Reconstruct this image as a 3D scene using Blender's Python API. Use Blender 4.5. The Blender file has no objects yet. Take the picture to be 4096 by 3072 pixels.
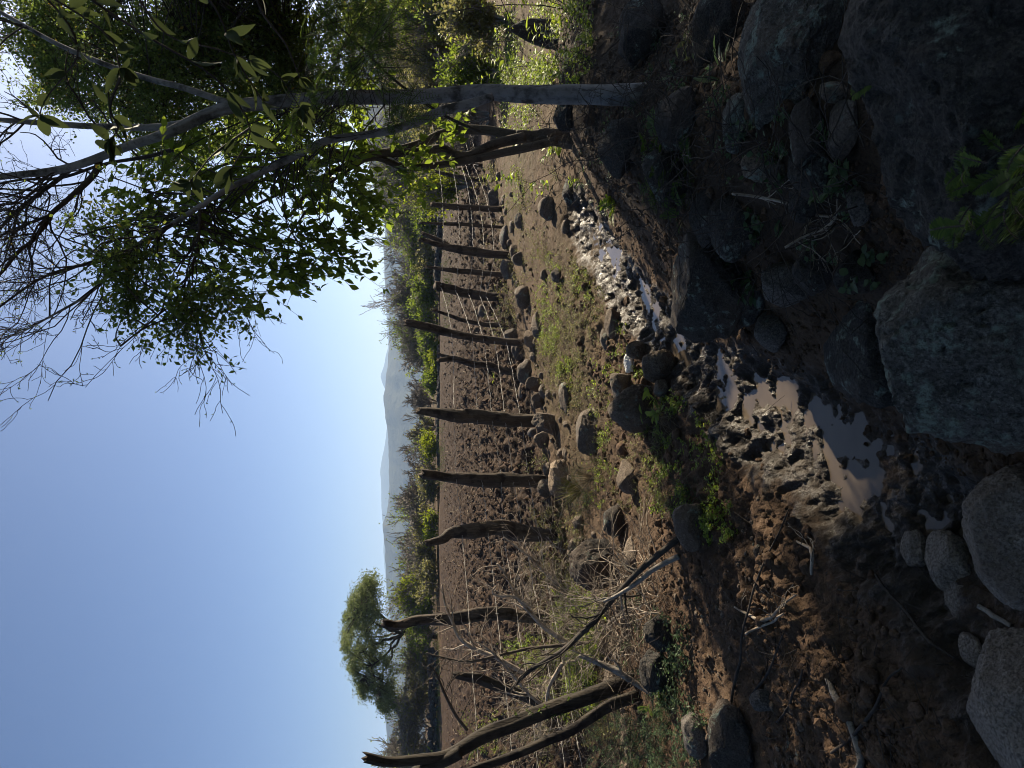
import bpy, bmesh, math, random
import numpy as np
from math import radians, sin, cos, tan, pi

# ------------------------------------------------------------------ camera, sky, sun, exposure
SC = bpy.context.scene
COL = SC.collection
CAM = np.array([0.0, 0.0, 1.6])
PITCH = radians(8.0)
FPX = 711.1                      # focal length in pixels of the 1024 px long side (25 mm on 36 mm)
FWD = np.array([0, cos(PITCH), -sin(PITCH)])
DN = np.array([0, -sin(PITCH), -cos(PITCH)])
RT = np.array([1.0, 0, 0])
cd = bpy.data.cameras.new('camera')
cam = bpy.data.objects.new('camera', cd); COL.objects.link(cam)
from mathutils import Matrix
Mx = Matrix(((DN[0], RT[0], -FWD[0], CAM[0]), (DN[1], RT[1], -FWD[1], CAM[1]),
             (DN[2], RT[2], -FWD[2], CAM[2]), (0, 0, 0, 1)))
cam.matrix_world = Mx            # the phone was held upright: picture left is up
cd.lens = 25; cd.sensor_width = 36; cd.clip_start = 0.05; cd.clip_end = 30000
cd.dof.use_dof = True; cd.dof.focus_distance = 3.5; cd.dof.aperture_fstop = 16.0
SC.camera = cam

SUN_AZ, SUN_EL = radians(44), radians(29)
w = bpy.data.worlds.new('World'); SC.world = w; w.use_nodes = True
sk = w.node_tree.nodes.new('ShaderNodeTexSky'); sk.sky_type = 'NISHITA'; sk.sun_disc = False
sk.sun_elevation = SUN_EL; sk.sun_rotation = SUN_AZ
sk.air_density = 0.65; sk.dust_density = 1.5; sk.ozone_density = 5.5
w.node_tree.links.new(sk.outputs[0], w.node_tree.nodes['Background'].inputs[0])
w.node_tree.nodes['Background'].inputs[1].default_value = 0.0505
sd = bpy.data.lights.new('sun', 'SUN'); sd.energy = 5.0; sd.angle = radians(0.53); sd.color = (1.0, 0.86, 0.64)
sun = bpy.data.objects.new('sun', sd); COL.objects.link(sun)
from mathutils import Vector
SUNV = Vector((sin(SUN_AZ)*cos(SUN_EL), cos(SUN_AZ)*cos(SUN_EL), sin(SUN_EL)))
sun.rotation_euler = SUNV.to_track_quat('Z', 'Y').to_euler()
SC.view_settings.view_transform = 'Standard'; SC.view_settings.look = 'None'
SC.view_settings.gamma = 1.0; SC.view_settings.use_curve_mapping = False
SC.view_settings.exposure = 1.34
try:
    SC.cycles.use_denoising = True; SC.cycles.filter_width = 0.95
    SC.cycles.max_bounces = 6; SC.cycles.diffuse_bounces = 3; SC.cycles.glossy_bounces = 3
    SC.cycles.transmission_bounces = 4; SC.cycles.volume_bounces = 1; SC.cycles.transparent_max_bounces = 8
    SC.cycles.sample_clamp_indirect = 6.0
except Exception:
    pass

# ------------------------------------------------------------------ numeric helpers
def nrm(a):
    a = np.asarray(a, float)
    return a / (np.linalg.norm(a, axis=-1, keepdims=True) + 1e-12)

def hsh(ix, iy, iz, seed):
    h = (ix.astype(np.int64)*374761393 + iy.astype(np.int64)*668265263 + iz.astype(np.int64)*2147483647 + seed*1274126177) & 0xFFFFFFFF
    h = ((h ^ (h >> 13))*1274126177) & 0xFFFFFFFF
    h = (h ^ (h >> 16)) & 0xFFFFFFFF
    h = ((h*2246822519) & 0xFFFFFFFF)
    h = h ^ (h >> 15)
    return (h & 0xFFFFFF).astype(float)/float(0xFFFFFF)

def vn(x, y, z=None, seed=0):
    """value noise, -1..1"""
    x = np.asarray(x, float); y = np.asarray(y, float)
    z = np.zeros_like(x) if z is None else np.asarray(z, float)
    x0 = np.floor(x); y0 = np.floor(y); z0 = np.floor(z)
    fx = x-x0; fy = y-y0; fz = z-z0
    fx = fx*fx*fx*(fx*(fx*6-15)+10); fy = fy*fy*fy*(fy*(fy*6-15)+10); fz = fz*fz*fz*(fz*(fz*6-15)+10)
    flat = not np.any(z)
    def L(dz):
        a = hsh(x0, y0, z0+dz, seed); b = hsh(x0+1, y0, z0+dz, seed)
        c = hsh(x0, y0+1, z0+dz, seed); d = hsh(x0+1, y0+1, z0+dz, seed)
        return (a*(1-fx)+b*fx)*(1-fy) + (c*(1-fx)+d*fx)*fy
    r = L(0) if flat else L(0)*(1-fz)+L(1)*fz
    return r*2-1

def fbm(x, y, z=None, seed=0, o=4, g=0.5, l=2.03):
    s = 0; a = 1.0; t = 0
    for i in range(o):
        f = l**i
        s = s + a*vn(np.asarray(x)*f+i*17.3, np.asarray(y)*f-i*9.1, None if z is None else np.asarray(z)*f+i*5.7, seed+i*31)
        t += a; a *= g
    return s/t

def cell(x, y, seed=0):
    """Worley F1 and a random value of the nearest cell"""
    x = np.asarray(x, float); y = np.asarray(y, float)
    x0 = np.floor(x); y0 = np.floor(y)
    best = np.full(x.shape, 9.0); rid = np.zeros(x.shape)
    z = np.zeros_like(x)
    for dx in (-1, 0, 1):
        for dy in (-1, 0, 1):
            cx = x0+dx; cy = y0+dy
            px = cx+hsh(cx, cy, z, seed); py = cy+hsh(cx, cy, z, seed+7)
            d = (px-x)**2+(py-y)**2
            m = d < best
            best = np.where(m, d, best); rid = np.where(m, hsh(cx, cy, z, seed+13), rid)
    return np.sqrt(best), rid

def sst(a, b, x):
    t = np.clip((np.asarray(x, float)-a)/(b-a), 0, 1)
    return t*t*(3-2*t)

# pixel helpers: u = across the upright picture (0..768), v = down it (0..1024)
OFF = {1: (0, 0), 2: (1300, 0), 3: (2696, 0), 4: (1300, 1000), 5: (2696, 1000), 6: (1300, 2022), 7: (2696, 2022)}
def cp(k, X, Y):
    ox, oy = OFF[k]
    return 768-(oy+Y/1.58)/4, (ox+X/1.58)/4
def ray(u, v):
    return FWD + RT*((u-384)/FPX) + DN*((v-512)/FPX)
def at(u, v, Y):
    d = ray(u, v); return CAM + d*(Y/d[1])
def g0(u, v, z=0.0):
    d = ray(u, v); return CAM + d*((z-CAM[2])/d[2])

# ------------------------------------------------------------------ lie of the land
CHAN = np.array([(-1.5, 0.6), (-0.85, 1.45)] + [tuple(g0(u, v, -0.06)[:2]) for u, v in
        [(259, 921), (291, 870), (323, 833), (351, 778), (384, 722), (416, 694), (449, 657), (509, 611), (546, 583)]] + [(2.2, 8.2), (3.4, 10.0)])
CHD = np.array([.07, .08, .093, .107, .097, .090, .092, .088, .084, .084, .078, .06, .05])
CHW = np.array([.22, .25, .27, .28, .26, .23, .20, .19, .20, .25, .27, .2, .2])
def chan(x, y, depth=False):
    x = np.asarray(x, float); y = np.asarray(y, float)
    best = np.full(x.shape, 1e9); s = np.zeros(x.shape); wd = np.full(x.shape, .3); dp = np.full(x.shape, .1)
    for i in range(len(CHAN)-1):
        a = CHAN[i]; b = CHAN[i+1]; d = b-a; L2 = d@d
        t = np.clip(((x-a[0])*d[0]+(y-a[1])*d[1])/L2, 0, 1)
        ex = x-(a[0]+t*d[0]); ey = y-(a[1]+t*d[1])
        ds = np.hypot(ex, ey); sg = np.sign(ex*d[1]-ey*d[0])
        m = ds < best
        best = np.where(m, ds, best); s = np.where(m, ds*sg, s); wd = np.where(m, CHW[i]*(1-t)+CHW[i+1]*t, wd)
        if depth: dp = np.where(m, CHD[i]*(1-t)+CHD[i+1]*t, dp)
    return (s, wd, dp) if depth else (s, wd)
FA = np.array([-2.9, 5.2]); FB = np.array([3.1, 12.8])
FDIR = (FB-FA)/np.linalg.norm(FB-FA); FN = np.array([-FDIR[1], FDIR[0]])
def fdist(x, y):
    return (np.asarray(x)-FA[0])*FN[0]+(np.asarray(y)-FA[1])*FN[1]
WZ = -0.085                       # water level in the rut
def hmac(x, y):
    x = np.asarray(x, float); y = np.asarray(y, float)
    s, wd, dp = chan(x, y, True)
    r = np.hypot(x, y)
    near = 1-sst(6.7, 7.6, y)
    h = -dp*np.exp(-(s/(wd*1.05))**4)*near
    bank = np.exp(-((s-1.15)/0.55)**2)*(1-sst(4.6, 7.4, y))*sst(-.5, .6, y)
    h = h + 0.40*bank + 0.10*sst(.35, 1.6, s)*near
    h = h + 0.05*np.exp(-((s+.75)/.35)**2)*near                       # spoil on the field side of the rut
    h = h + 0.10*np.exp(-((x+1.1)**2/.5+(y-1.5)**2/.35))              # low rise at lower left
    h = h + 0.07*vn(x*.35, y*.35, seed=3)*sst(1, 4, r)*(1-np.exp(-(s/1.0)**2)*near)
    far = sst(60, 900, r)
    h = h - far*26 - sst(500, 4000, r)*34
    h = h + sst(120, 600, r)*3.0*vn(x*.006, y*.006, seed=5)
    return h
def field_mask(x, y):
    return sst(.25, .9, fdist(x, y)+.25*vn(x*.8, y*.8, seed=9))*(1-sst(39, 42, y))
def hit(u, v, dz=0.0):
    d = ray(u, v)
    t = np.geomspace(0.5, 90, 900)
    P = CAM+d[None]*t[:, None]
    hh = hmac(P[:, 0], P[:, 1])+dz
    k = np.argmax(P[:, 2] < hh)
    if P[k, 2] >= hh[k]: return P[-1]
    return P[k]
def hz(x, y):
    return float(hmac(np.array([x]), np.array([y]))[0])

# ------------------------------------------------------------------ mesh helpers
class Acc:
    def __init__(s): s.v = []; s.f3 = []; s.f4 = []; s.n = 0
    def add(s, v, f3=None, f4=None):
        v = np.asarray(v, float).reshape(-1, 3)
        if f3 is not None and len(f3): s.f3.append(np.asarray(f3, np.int64)+s.n)
        if f4 is not None and len(f4): s.f4.append(np.asarray(f4, np.int64)+s.n)
        s.v.append(v); s.n += len(v)
    def verts(s): return np.concatenate(s.v) if s.v else np.zeros((0, 3))
    def build(s, name, mat, parent=None, smooth=True, base=None, attrs=None):
        v = s.verts()
        b = np.zeros(3) if base is None else np.asarray(base, float)
        me = bpy.data.meshes.new(name)
        fill_mesh(me, v-b, np.concatenate(s.f3) if s.f3 else None, np.concatenate(s.f4) if s.f4 else None, smooth, attrs)
        me.materials.append(mat)
        o = bpy.data.objects.new(name, me); COL.objects.link(o)
        if parent is not None: o.parent = parent
        if base is not None and parent is None: o.location = b
        return o
def fill_mesh(me, v, f3, f4, smooth=True, attrs=None):
    me.vertices.add(len(v)); me.vertices.foreach_set('co', np.asarray(v, np.float32).ravel())
    idx = []; st = []; n = 0
    if f3 is not None and len(f3):
        idx.append(f3.ravel()); st.append(np.arange(len(f3))*3); n += f3.size
    if f4 is not None and len(f4):
        idx.append(f4.ravel()); st.append(np.arange(len(f4))*4+n); n += f4.size
    idx = np.concatenate(idx).astype(np.int32); st = np.concatenate(st).astype(np.int32)
    me.loops.add(len(idx)); me.loops.foreach_set('vertex_index', idx)
    me.polygons.add(len(st)); me.polygons.foreach_set('loop_start', st)
    me.polygons.foreach_set('use_smooth', np.full(len(st), smooth))
    if attrs:
        for k, a in attrs.items():
            at_ = me.attributes.new(k, 'FLOAT', 'POINT'); at_.data.foreach_set('value', np.asarray(a, np.float32))
    me.update(calc_edges=True); me.validate()

def tag(o, label=None, cat=None, group=None, kind=None):
    if label: o['label'] = label
    if cat: o['category'] = cat
    if group: o['group'] = group
    if kind: o['kind'] = kind
    return o
def empty(name, loc):
    o = bpy.data.objects.new(name, None); COL.objects.link(o); o.location = [float(a) for a in loc]; o.empty_display_size = .1
    return o
def copy_tree(o):
    c = o.copy(); COL.objects.link(c)
    for ch in o.children:
        d = ch.copy(); COL.objects.link(d); d.parent = c
    return c

def catmull(P, n):
    P = np.asarray(P, float)
    if len(P) < 3:
        t = np.linspace(0, 1, n)[:, None]; return P[0]*(1-t)+P[-1]*t
    Q = np.vstack([2*P[0]-P[1], P, 2*P[-1]-P[-2]])
    seg = np.linalg.norm(np.diff(P[:, :3], axis=0), axis=1); cum = np.concatenate([[0], np.cumsum(seg)]); cum /= cum[-1]
    ts = np.linspace(0, 1, n); out = np.zeros((n, P.shape[1]))
    for i, t in enumerate(ts):
        k = min(np.searchsorted(cum, t, side='right')-1, len(P)-2)
        f = (t-cum[k])/(cum[k+1]-cum[k]+1e-9)
        a, b, c, d = Q[k], Q[k+1], Q[k+2], Q[k+3]
        out[i] = .5*((2*b)+(-a+c)*f+(2*a-5*b+4*c-d)*f*f+(-a+3*b-3*c+d)*f**3)
    return out
def tubes(acc, P, R, sides=5, cap=False, mod=None):
    """P [T,K,3] centre lines, R [T,K] radii, all swept in one go; mod(ang, pts)->radius factor"""
    P = np.asarray(P, float); R = np.asarray(R, float)
    if P.ndim == 2: P = P[None]; R = R[None]
    T, K, _ = P.shape
    tan_ = np.gradient(P, axis=1); tan_ = nrm(tan_)
    ref = np.where(np.abs(tan_[:, :1, 2:3]) > .8, np.array([1.0, 0.13, 0]), np.array([0.07, 0.05, 1.0]))
    ref = np.repeat(ref, K, axis=1)
    if K > 3:                                  # parallel transport keeps thick tubes from twisting
        n0 = nrm(np.cross(tan_[:, 0], ref[:, 0])); N = np.zeros_like(P); N[:, 0] = n0
        for k in range(1, K):
            q = N[:, k-1]-tan_[:, k]*np.sum(N[:, k-1]*tan_[:, k], -1, keepdims=True); N[:, k] = nrm(q)
    else:
        N = nrm(np.cross(tan_, ref))
    B = np.cross(tan_, N)
    an = np.arange(sides)/sides*2*pi
    ring = N[:, :, None]*np.cos(an)[None, None, :, None]+B[:, :, None]*np.sin(an)[None, None, :, None]
    rr = R[:, :, None]*np.ones((1, 1, sides))
    V = P[:, :, None]+ring*rr[..., None]
    if mod is not None:
        V = P[:, :, None]+ring*(rr*mod(V, an))[..., None]
    base = (np.arange(T)*K*sides)[:, None, None]; k = np.arange(K-1)[None, :, None]*sides; j = np.arange(sides)[None, None, :]; j2 = (j+1) % sides
    f = np.stack([base+k+j, base+k+j2, base+k+sides+j2, base+k+sides+j], -1).reshape(-1, 4)
    if cap:
        VV = V.reshape(T, K*sides, 3); f3 = []
        ends = np.concatenate([VV, P[:, :1], P[:, -1:]], axis=1)
        n = K*sides+2
        off = (np.arange(T)*n)[:, None]
        jj = np.arange(sides)[None]; jj2 = (jj+1) % sides
        a = np.stack([off+jj2, off+jj, np.broadcast_to(off+K*sides, (T, sides))], -1).reshape(-1, 3)
        b = np.stack([off+(K-1)*sides+jj, off+(K-1)*sides+jj2, np.broadcast_to(off+K*sides+1, (T, sides))], -1).reshape(-1, 3)
        f = np.stack([(np.arange(T)*n)[:, None, None]+k+j, (np.arange(T)*n)[:, None, None]+k+j2, (np.arange(T)*n)[:, None, None]+k+sides+j2, (np.arange(T)*n)[:, None, None]+k+sides+j], -1).reshape(-1, 4)
        acc.add(ends.reshape(-1, 3), np.vstack([a, b]), f)
    else:
        acc.add(V.reshape(-1, 3), None, f)

def leaves(acc, pos, d, nm, ln, wd, fold=.25, droop=.15, mid=.45):
    """pointed, folded, drooping leaves: 6 verts and 4 triangles + 2 each"""
    pos = np.asarray(pos, float); N = len(pos)
    if N == 0: return
    d = nrm(d); side = nrm(np.cross(d, nm)); up = np.cross(side, d)
    ln = np.broadcast_to(np.asarray(ln, float), (N,))[:, None]; wd = np.broadcast_to(np.asarray(wd, float), (N,))[:, None]
    c1 = pos+d*ln*mid-up*ln*droop*.15
    tip = pos+d*ln-up*ln*droop
    L = c1+side*wd*.5+up*wd*fold; R = c1-side*wd*.5+up*wd*fold
    c2 = pos+d*ln*.75-up*ln*droop*.5
    L2 = c2+side*wd*.34+up*wd*fold*.6; R2 = c2-side*wd*.34+up*wd*fold*.6
    V = np.stack([pos, L, L2, tip, R2, R, c1, c2], 1)
    f3 = np.array([[0, 6, 1], [0, 5, 6], [2, 7, 3], [3, 7, 4]]); f4 = np.array([[1, 6, 7, 2], [6, 5, 4, 7]])
    o = (np.arange(N)*8)[:, None, None]
    acc.add(V.reshape(-1, 3), (f3[None]+o).reshape(-1, 3), (f4[None]+o).reshape(-1, 4))
def fineleaves(acc, pos, d, nm, ln, wd, fold=.2, droop=.3):
    """close-up leaves: nine stations along the midrib, curved and slightly waved"""
    pos = np.asarray(pos, float); N = len(pos); S = 9
    d = nrm(d); side = nrm(np.cross(d, nm)); up = np.cross(side, d)
    ln = np.broadcast_to(np.asarray(ln, float), (N,)); wd = np.broadcast_to(np.asarray(wd, float), (N,))
    s = np.linspace(0, 1, S); prof = np.sin(pi*s**.82)**.85*.5; prof[0] = .03; prof[-1] = 0.0
    ph = hsh(np.arange(N), np.arange(N)*3, np.zeros(N), 5)*6
    C = pos[:, None]+d[:, None]*(ln[:, None]*s)[..., None]-up[:, None]*((ln*droop)[:, None]*s**2)[..., None]
    e = (wd[:, None]*prof)[..., None]; wv = (np.sin(s[None]*9+ph[:, None])*.12)[..., None]
    Lf = C+side[:, None]*e+up[:, None]*e*(2*fold+wv); Rt = C-side[:, None]*e+up[:, None]*e*(2*fold-wv)
    V = np.stack([Lf, C, Rt], 2).reshape(-1, 3)
    k = np.arange(S-1)[:, None]*3; q = np.array([[0, 1, 4, 3], [1, 2, 5, 4]])[None]
    f = (k[:, :, None]+q).reshape(-1, 4); acc.add(V, None, (f[None]+(np.arange(N)*S*3)[:, None, None]).reshape(-1, 4))
def tinyleaves(acc, pos, d, nm, ln, wd):
    pos = np.asarray(pos, float); N = len(pos)
    if N == 0: return
    d = nrm(d); side = nrm(np.cross(d, nm)); ln = np.broadcast_to(np.asarray(ln, float), (N,))[:, None]; wd = np.broadcast_to(np.asarray(wd, float), (N,))[:, None]
    V = np.stack([pos, pos+d*ln*.5+side*wd*.5, pos+d*ln, pos+d*ln*.5-side*wd*.5], 1)
    acc.add(V.reshape(-1, 3), None, (np.array([[0, 1, 2, 3]])[None]+(np.arange(N)*4)[:, None, None]).reshape(-1, 4))
def rv(rng, n):
    return nrm(rng.normal(size=(n, 3)))
def grow(out, p, d, L, r, lev, mx, rng, nch=5, ang=.7, wig=.25, up=.05, K=7, lr=(.4, .7), tmin=.25, rr=.6):
    p = np.asarray(p, float); d = nrm(np.asarray(d, float)); pts = [p]
    for k in range(K-1):
        d = nrm(d+rng.normal(size=3)*wig+np.array([0, 0, up])); pts.append(pts[-1]+d*L/(K-1))
    pts = np.array(pts); rad = r*np.linspace(1, .42, K)
    out.append((pts, rad, lev))
    if lev < mx:
        n = max(1, int(round(nch*rng.uniform(.7, 1.3))))
        for _ in range(n):
            t = rng.uniform(tmin, 1.0); k = t*(K-1); i = min(int(k), K-2); f = k-i
            q = pts[i]*(1-f)+pts[i+1]*f; td = nrm(pts[i+1]-pts[i])
            perp = nrm(np.cross(td, rng.normal(size=3)))
            a = ang*rng.uniform(.6, 1.3)
            grow(out, q, td*cos(a)+perp*sin(a), L*rng.uniform(*lr), (rad[i]*(1-f)+rad[i+1]*f)*rr, lev+1, mx, rng, nch, ang, wig, up, K, lr, tmin, rr)
def sweep(acc, out, sides=(8, 6, 5, 4, 3), levs=None, rmin=0.0):
    by = {}
    for p, r, l in out:
        if levs is None or l in levs: by.setdefault((l, len(p)), []).append((p, r))
    for (l, k), L in by.items():
        tubes(acc, np.array([a for a, b in L]), np.maximum(np.array([b for a, b in L]), rmin), sides[min(l, len(sides)-1)])

# ------------------------------------------------------------------ materials
class NT:
    def __init__(s, name):
        s.m = bpy.data.materials.new(name); s.m.use_nodes = True; s.t = s.m.node_tree; s.t.nodes.clear()
        s.out = s.t.nodes.new('ShaderNodeOutputMaterial')
    def n(s, typ, **kw):
        x = s.t.nodes.new(typ)
        for k, v in kw.items(): setattr(x, k, v)
        return x
    def l(s, a, b): s.t.links.new(a, b)
    def set(s, sock, val):
        if isinstance(val, bpy.types.NodeSocket): s.l(val, sock)
        else:
            if hasattr(sock.default_value, '__len__') and not isinstance(val, (int, float)) and len(val) == 3 and len(sock.default_value) == 4: val = (*val, 1)
            sock.default_value = val
    def coord(s, scale=(1, 1, 1)):
        c = s.n('ShaderNodeTexCoord'); mp = s.n('ShaderNodeMapping'); mp.inputs['Scale'].default_value = scale
        s.l(c.outputs['Object'], mp.inputs['Vector']); return mp.outputs[0]
    def noise(s, vec, scale, detail=5, rough=.55, dist=0):
        x = s.n('ShaderNodeTexNoise'); s.l(vec, x.inputs['Vector'])
        x.inputs['Scale'].default_value = scale; x.inputs['Detail'].default_value = detail; x.inputs['Roughness'].default_value = rough
        x.inputs['Distortion'].default_value = dist
        return x.outputs['Fac']
    def vor(s, vec, scale, feat='F1', out='Distance'):
        x = s.n('ShaderNodeTexVoronoi', feature=feat); s.l(vec, x.inputs['Vector']); x.inputs['Scale'].default_value = scale
        return x.outputs[out]
    def ramp(s, fac, stops):
        x = s.n('ShaderNodeValToRGB'); e = x.color_ramp.elements
        while len(e) < len(stops): e.new(.5)
        for i, (p, c) in enumerate(stops):
            e[i].position = p; e[i].color = (*c, 1) if len(c) == 3 else c
        s.l(fac, x.inputs[0]); return x.outputs[0]
    def rng(s, fac, a, b, c=0, d=1):
        x = s.n('ShaderNodeMapRange'); x.clamp = True; s.set(x.inputs[0], fac)
        for i, q in enumerate((a, b, c, d)): x.inputs[i+1].default_value = q
        return x.outputs[0]
    def mix(s, fac, a, b):
        x = s.n('ShaderNodeMix', data_type='RGBA'); s.set(x.inputs['Factor'], fac); s.set(x.inputs[6], a); s.set(x.inputs[7], b); return x.outputs[2]
    def math(s, op, a, b=0.0):
        x = s.n('ShaderNodeMath', operation=op); s.set(x.inputs[0], a); s.set(x.inputs[1], b); return x.outputs[0]
    def attr(s, name):
        x = s.n('ShaderNodeAttribute'); x.attribute_name = name; return x.outputs['Fac']
    def island(s): return s.n('ShaderNodeNewGeometry').outputs['Random Per Island']
    def objrand(s): return s.n('ShaderNodeObjectInfo').outputs['Random']
    def bump(s, h, strength=.5, dist=.01, prev=None):
        x = s.n('ShaderNodeBump'); x.inputs['Strength'].default_value = strength; x.inputs['Distance'].default_value = dist
        s.l(h, x.inputs['Height'])
        if prev is not None: s.l(prev, x.inputs['Normal'])
        return x.outputs[0]
    def bsdf(s, col, rough=.8, nrm_=None, spec=.3, metal=0.0):
        x = s.n('ShaderNodeBsdfPrincipled'); s.set(x.inputs['Base Color'], col); s.set(x.inputs['Roughness'], rough)
        s.set(x.inputs['Specular IOR Level'], spec); x.inputs['Metallic'].default_value = metal
        if nrm_ is not None: s.l(nrm_, x.inputs['Normal'])
        return x
    def done(s, sh):
        s.l(sh.outputs[0] if hasattr(sh, 'outputs') else sh, s.out.inputs[0]); return s.m

def leaf_mat(name, c1, c2, trans=.45, rough=.5, spec=.25, c3=None, tcol=None):
    t = NT(name); r = t.island()
    st = [(0, c1), (.6 if c3 else 1, c2)] + ([(.96, c2), (1, c3)] if c3 else [])
    col = t.ramp(r, st)
    b = t.bsdf(col, rough, None, spec)
    tr = t.n('ShaderNodeBsdfTranslucent')
    hs = t.n('ShaderNodeHueSaturation'); hs.inputs['Hue'].default_value = .485; hs.inputs['Saturation'].default_value = 1.1; hs.inputs['Value'].default_value = 1.7 if tcol is None else tcol
    t.l(col, hs.inputs['Color']); t.l(hs.outputs[0], tr.inputs['Color'])
    mx = t.n('ShaderNodeMixShader'); mx.inputs[0].default_value = trans
    t.l(b.outputs[0], mx.inputs[1]); t.l(tr.outputs[0], mx.inputs[2]); return t.done(mx)

def rock_mat(name, ca, cb, speck, lichen=0.0, lcol=(.19, .23, .19), moss=0.0):
    t = NT(name); v = t.coord()
    r = t.objrand()
    off = t.n('ShaderNodeVectorMath', operation='ADD'); t.l(v, off.inputs[0])
    cmb = t.n('ShaderNodeCombineXYZ'); t.l(t.math('MULTIPLY', r, 37.0), cmb.inputs[0]); t.l(t.math('MULTIPLY', r, 91.0), cmb.inputs[1])
    t.l(cmb.outputs[0], off.inputs[1]); v = off.outputs[0]
    n1 = t.noise(v, 5, 6, .6); n2 = t.noise(v, 38, 6, .7); n3 = t.noise(v, 130, 4, .7)
    col = t.mix(t.rng(n1, .3, .7), ca, cb)
    col = t.mix(t.rng(n2, .52, .68, 0, .8), col, speck)
    col = t.mix(t.rng(n3, .40, .56, .8, 0), col, tuple(c*.35 for c in ca))
    col = t.mix(t.rng(t.noise(v, 85, 3, .8), .58, .68, 0, .6), col, speck)
    col = t.mix(t.rng(t.noise(v, 2.2, 3), .5, .68, 0, .55), col, (.10, .068, .048))    # soil splashed on the stone
    if lichen > 0:
        l1 = t.noise(v, 9, 5, .65, .5); l2 = t.noise(v, 45, 5, .75)
        m = t.math('MULTIPLY', t.rng(l1, .60-lichen*.1, .66-lichen*.1), t.rng(l2, .45, .58))
        col = t.mix(m, col, lcol)
        l3 = t.vor(v, 17); l4 = t.rng(l3, .10, .2, 1, 0)
        col = t.mix(t.math('MULTIPLY', t.math('MULTIPLY', l4, t.rng(l1, .5, .6)), .6), col, (.17, .23, .20))
    nb = t.bump(n1, .7, .04); nb = t.bump(n2, 1.0, .02, nb); nb = t.bump(n3, .9, .006, nb)
    pits = t.rng(t.vor(v, 55), .0, .28); nb = t.bump(pits, .5, .006, nb)
    return t.done(t.bsdf(col, t.rng(n2, .3, .7, .75, .95), nb, .25))

def bark_mat(name, ca, cb, cc, zs=.18, sc=14, bump=.6, rough=.85):
    t = NT(name); v = t.coord((1, 1, zs)); vv = t.coord()
    n1 = t.noise(v, sc, 6, .65); n2 = t.noise(vv, 6, 5, .6); n3 = t.noise(v, sc*4.5, 4, .7)
    col = t.mix(t.rng(n1, .35, .65), ca, cb); col = t.mix(t.rng(n2, .52, .62), col, cc)
    col = t.mix(t.rng(n3, .35, .5, .6, 0), col, tuple(c*.35 for c in ca))
    nb = t.bump(n1, bump, .02); nb = t.bump(n3, bump*.8, .006, nb)
    return t.done(t.bsdf(col, rough, nb, .2))

M = {}
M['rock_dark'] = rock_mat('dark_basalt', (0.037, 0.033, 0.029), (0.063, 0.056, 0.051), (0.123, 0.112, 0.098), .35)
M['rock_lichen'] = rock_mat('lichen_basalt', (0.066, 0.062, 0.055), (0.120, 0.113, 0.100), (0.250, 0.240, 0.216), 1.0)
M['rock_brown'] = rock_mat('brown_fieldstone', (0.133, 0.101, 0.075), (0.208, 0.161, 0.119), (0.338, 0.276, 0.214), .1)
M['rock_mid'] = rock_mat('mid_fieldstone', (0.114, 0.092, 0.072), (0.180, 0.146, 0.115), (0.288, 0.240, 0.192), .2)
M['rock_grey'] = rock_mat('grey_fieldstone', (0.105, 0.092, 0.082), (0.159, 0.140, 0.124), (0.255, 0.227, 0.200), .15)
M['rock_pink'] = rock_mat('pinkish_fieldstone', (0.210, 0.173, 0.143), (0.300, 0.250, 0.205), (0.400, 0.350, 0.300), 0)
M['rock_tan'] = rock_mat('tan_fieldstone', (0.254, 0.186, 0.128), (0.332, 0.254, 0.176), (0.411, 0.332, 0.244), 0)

t = NT('soil'); v = t.coord()
bshade = t.attr('bank_shade'); fld = t.attr('field'); mud = t.attr('mud'); grs = t.attr('green')
n1 = t.noise(v, 1.3, 5); n2 = t.noise(v, 14, 6, .65); n3 = t.noise(v, 75, 5, .7); n4 = t.noise(v, 260, 3, .7)
soil = t.mix(t.rng(n1, .3, .7), (.074, .047, .031), (.130, .083, .054))
soil = t.mix(t.rng(n2, .5, .7, 0, .6), soil, (.15, .098, .060))
soil = t.mix(t.rng(n3, .32, .5, .75, 0), soil, (.026, .017, .012))
red = t.mix(t.rng(n2, .35, .65), (.030, .0185, .012), (.062, .039, .026))
col = t.mix(fld, soil, red)
litter = t.math('MULTIPLY', t.rng(t.noise(v, 55, 3, .8), .60, .66), t.rng(fld, 0, 1, .35, .6))
col = t.mix(litter, col, (.22, .17, .11))
col = t.mix(t.math('MULTIPLY', grs, t.rng(n2, .35, .6, .1, .5)), col, (.055, .062, .02))
col = t.mix(t.math('MULTIPLY', bshade, t.rng(n2, .3, .6, .75, 1)), col, t.mix(t.rng(n3, .35, .6), (.018, .014, .011), (.042, .032, .024)))  # soil colour darkened on the right bank in place of shade
mudc = t.mix(t.rng(n2, .35, .65), (.030, .022, .016), (.055, .041, .030))
mm = t.rng(t.math('ADD', mud, t.math('MULTIPLY', t.math('SUBTRACT', n2, .5), .6)), .3, .6)
col = t.mix(mm, col, mudc)
rough = t.rng(t.math('MULTIPLY', mm, t.rng(n2, .44, .60, .12, 1)), 0, 1, .92, .20)
nb = t.bump(n2, .5, .03); nb = t.bump(t.noise(v, 34, 4, .7), .8, .022, nb); nb = t.bump(n3, .9, .012, nb); nb = t.bump(n4, .6, .004, nb)
M['soil'] = t.done(t.bsdf(col, rough, nb, t.rng(mm, 0, 1, .15, .38)))

t = NT('muddy_water'); v = t.coord(); n = t.noise(v, 5, 3)
b = t.bsdf(t.mix(t.rng(n, .3, .7), (.078, .061, .045), (.105, .083, .062)), .045, t.bump(t.noise(v, 7, 2), .02, .01), .5)
b.inputs['IOR'].default_value = 1.33
M['water'] = t.done(b)

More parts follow.
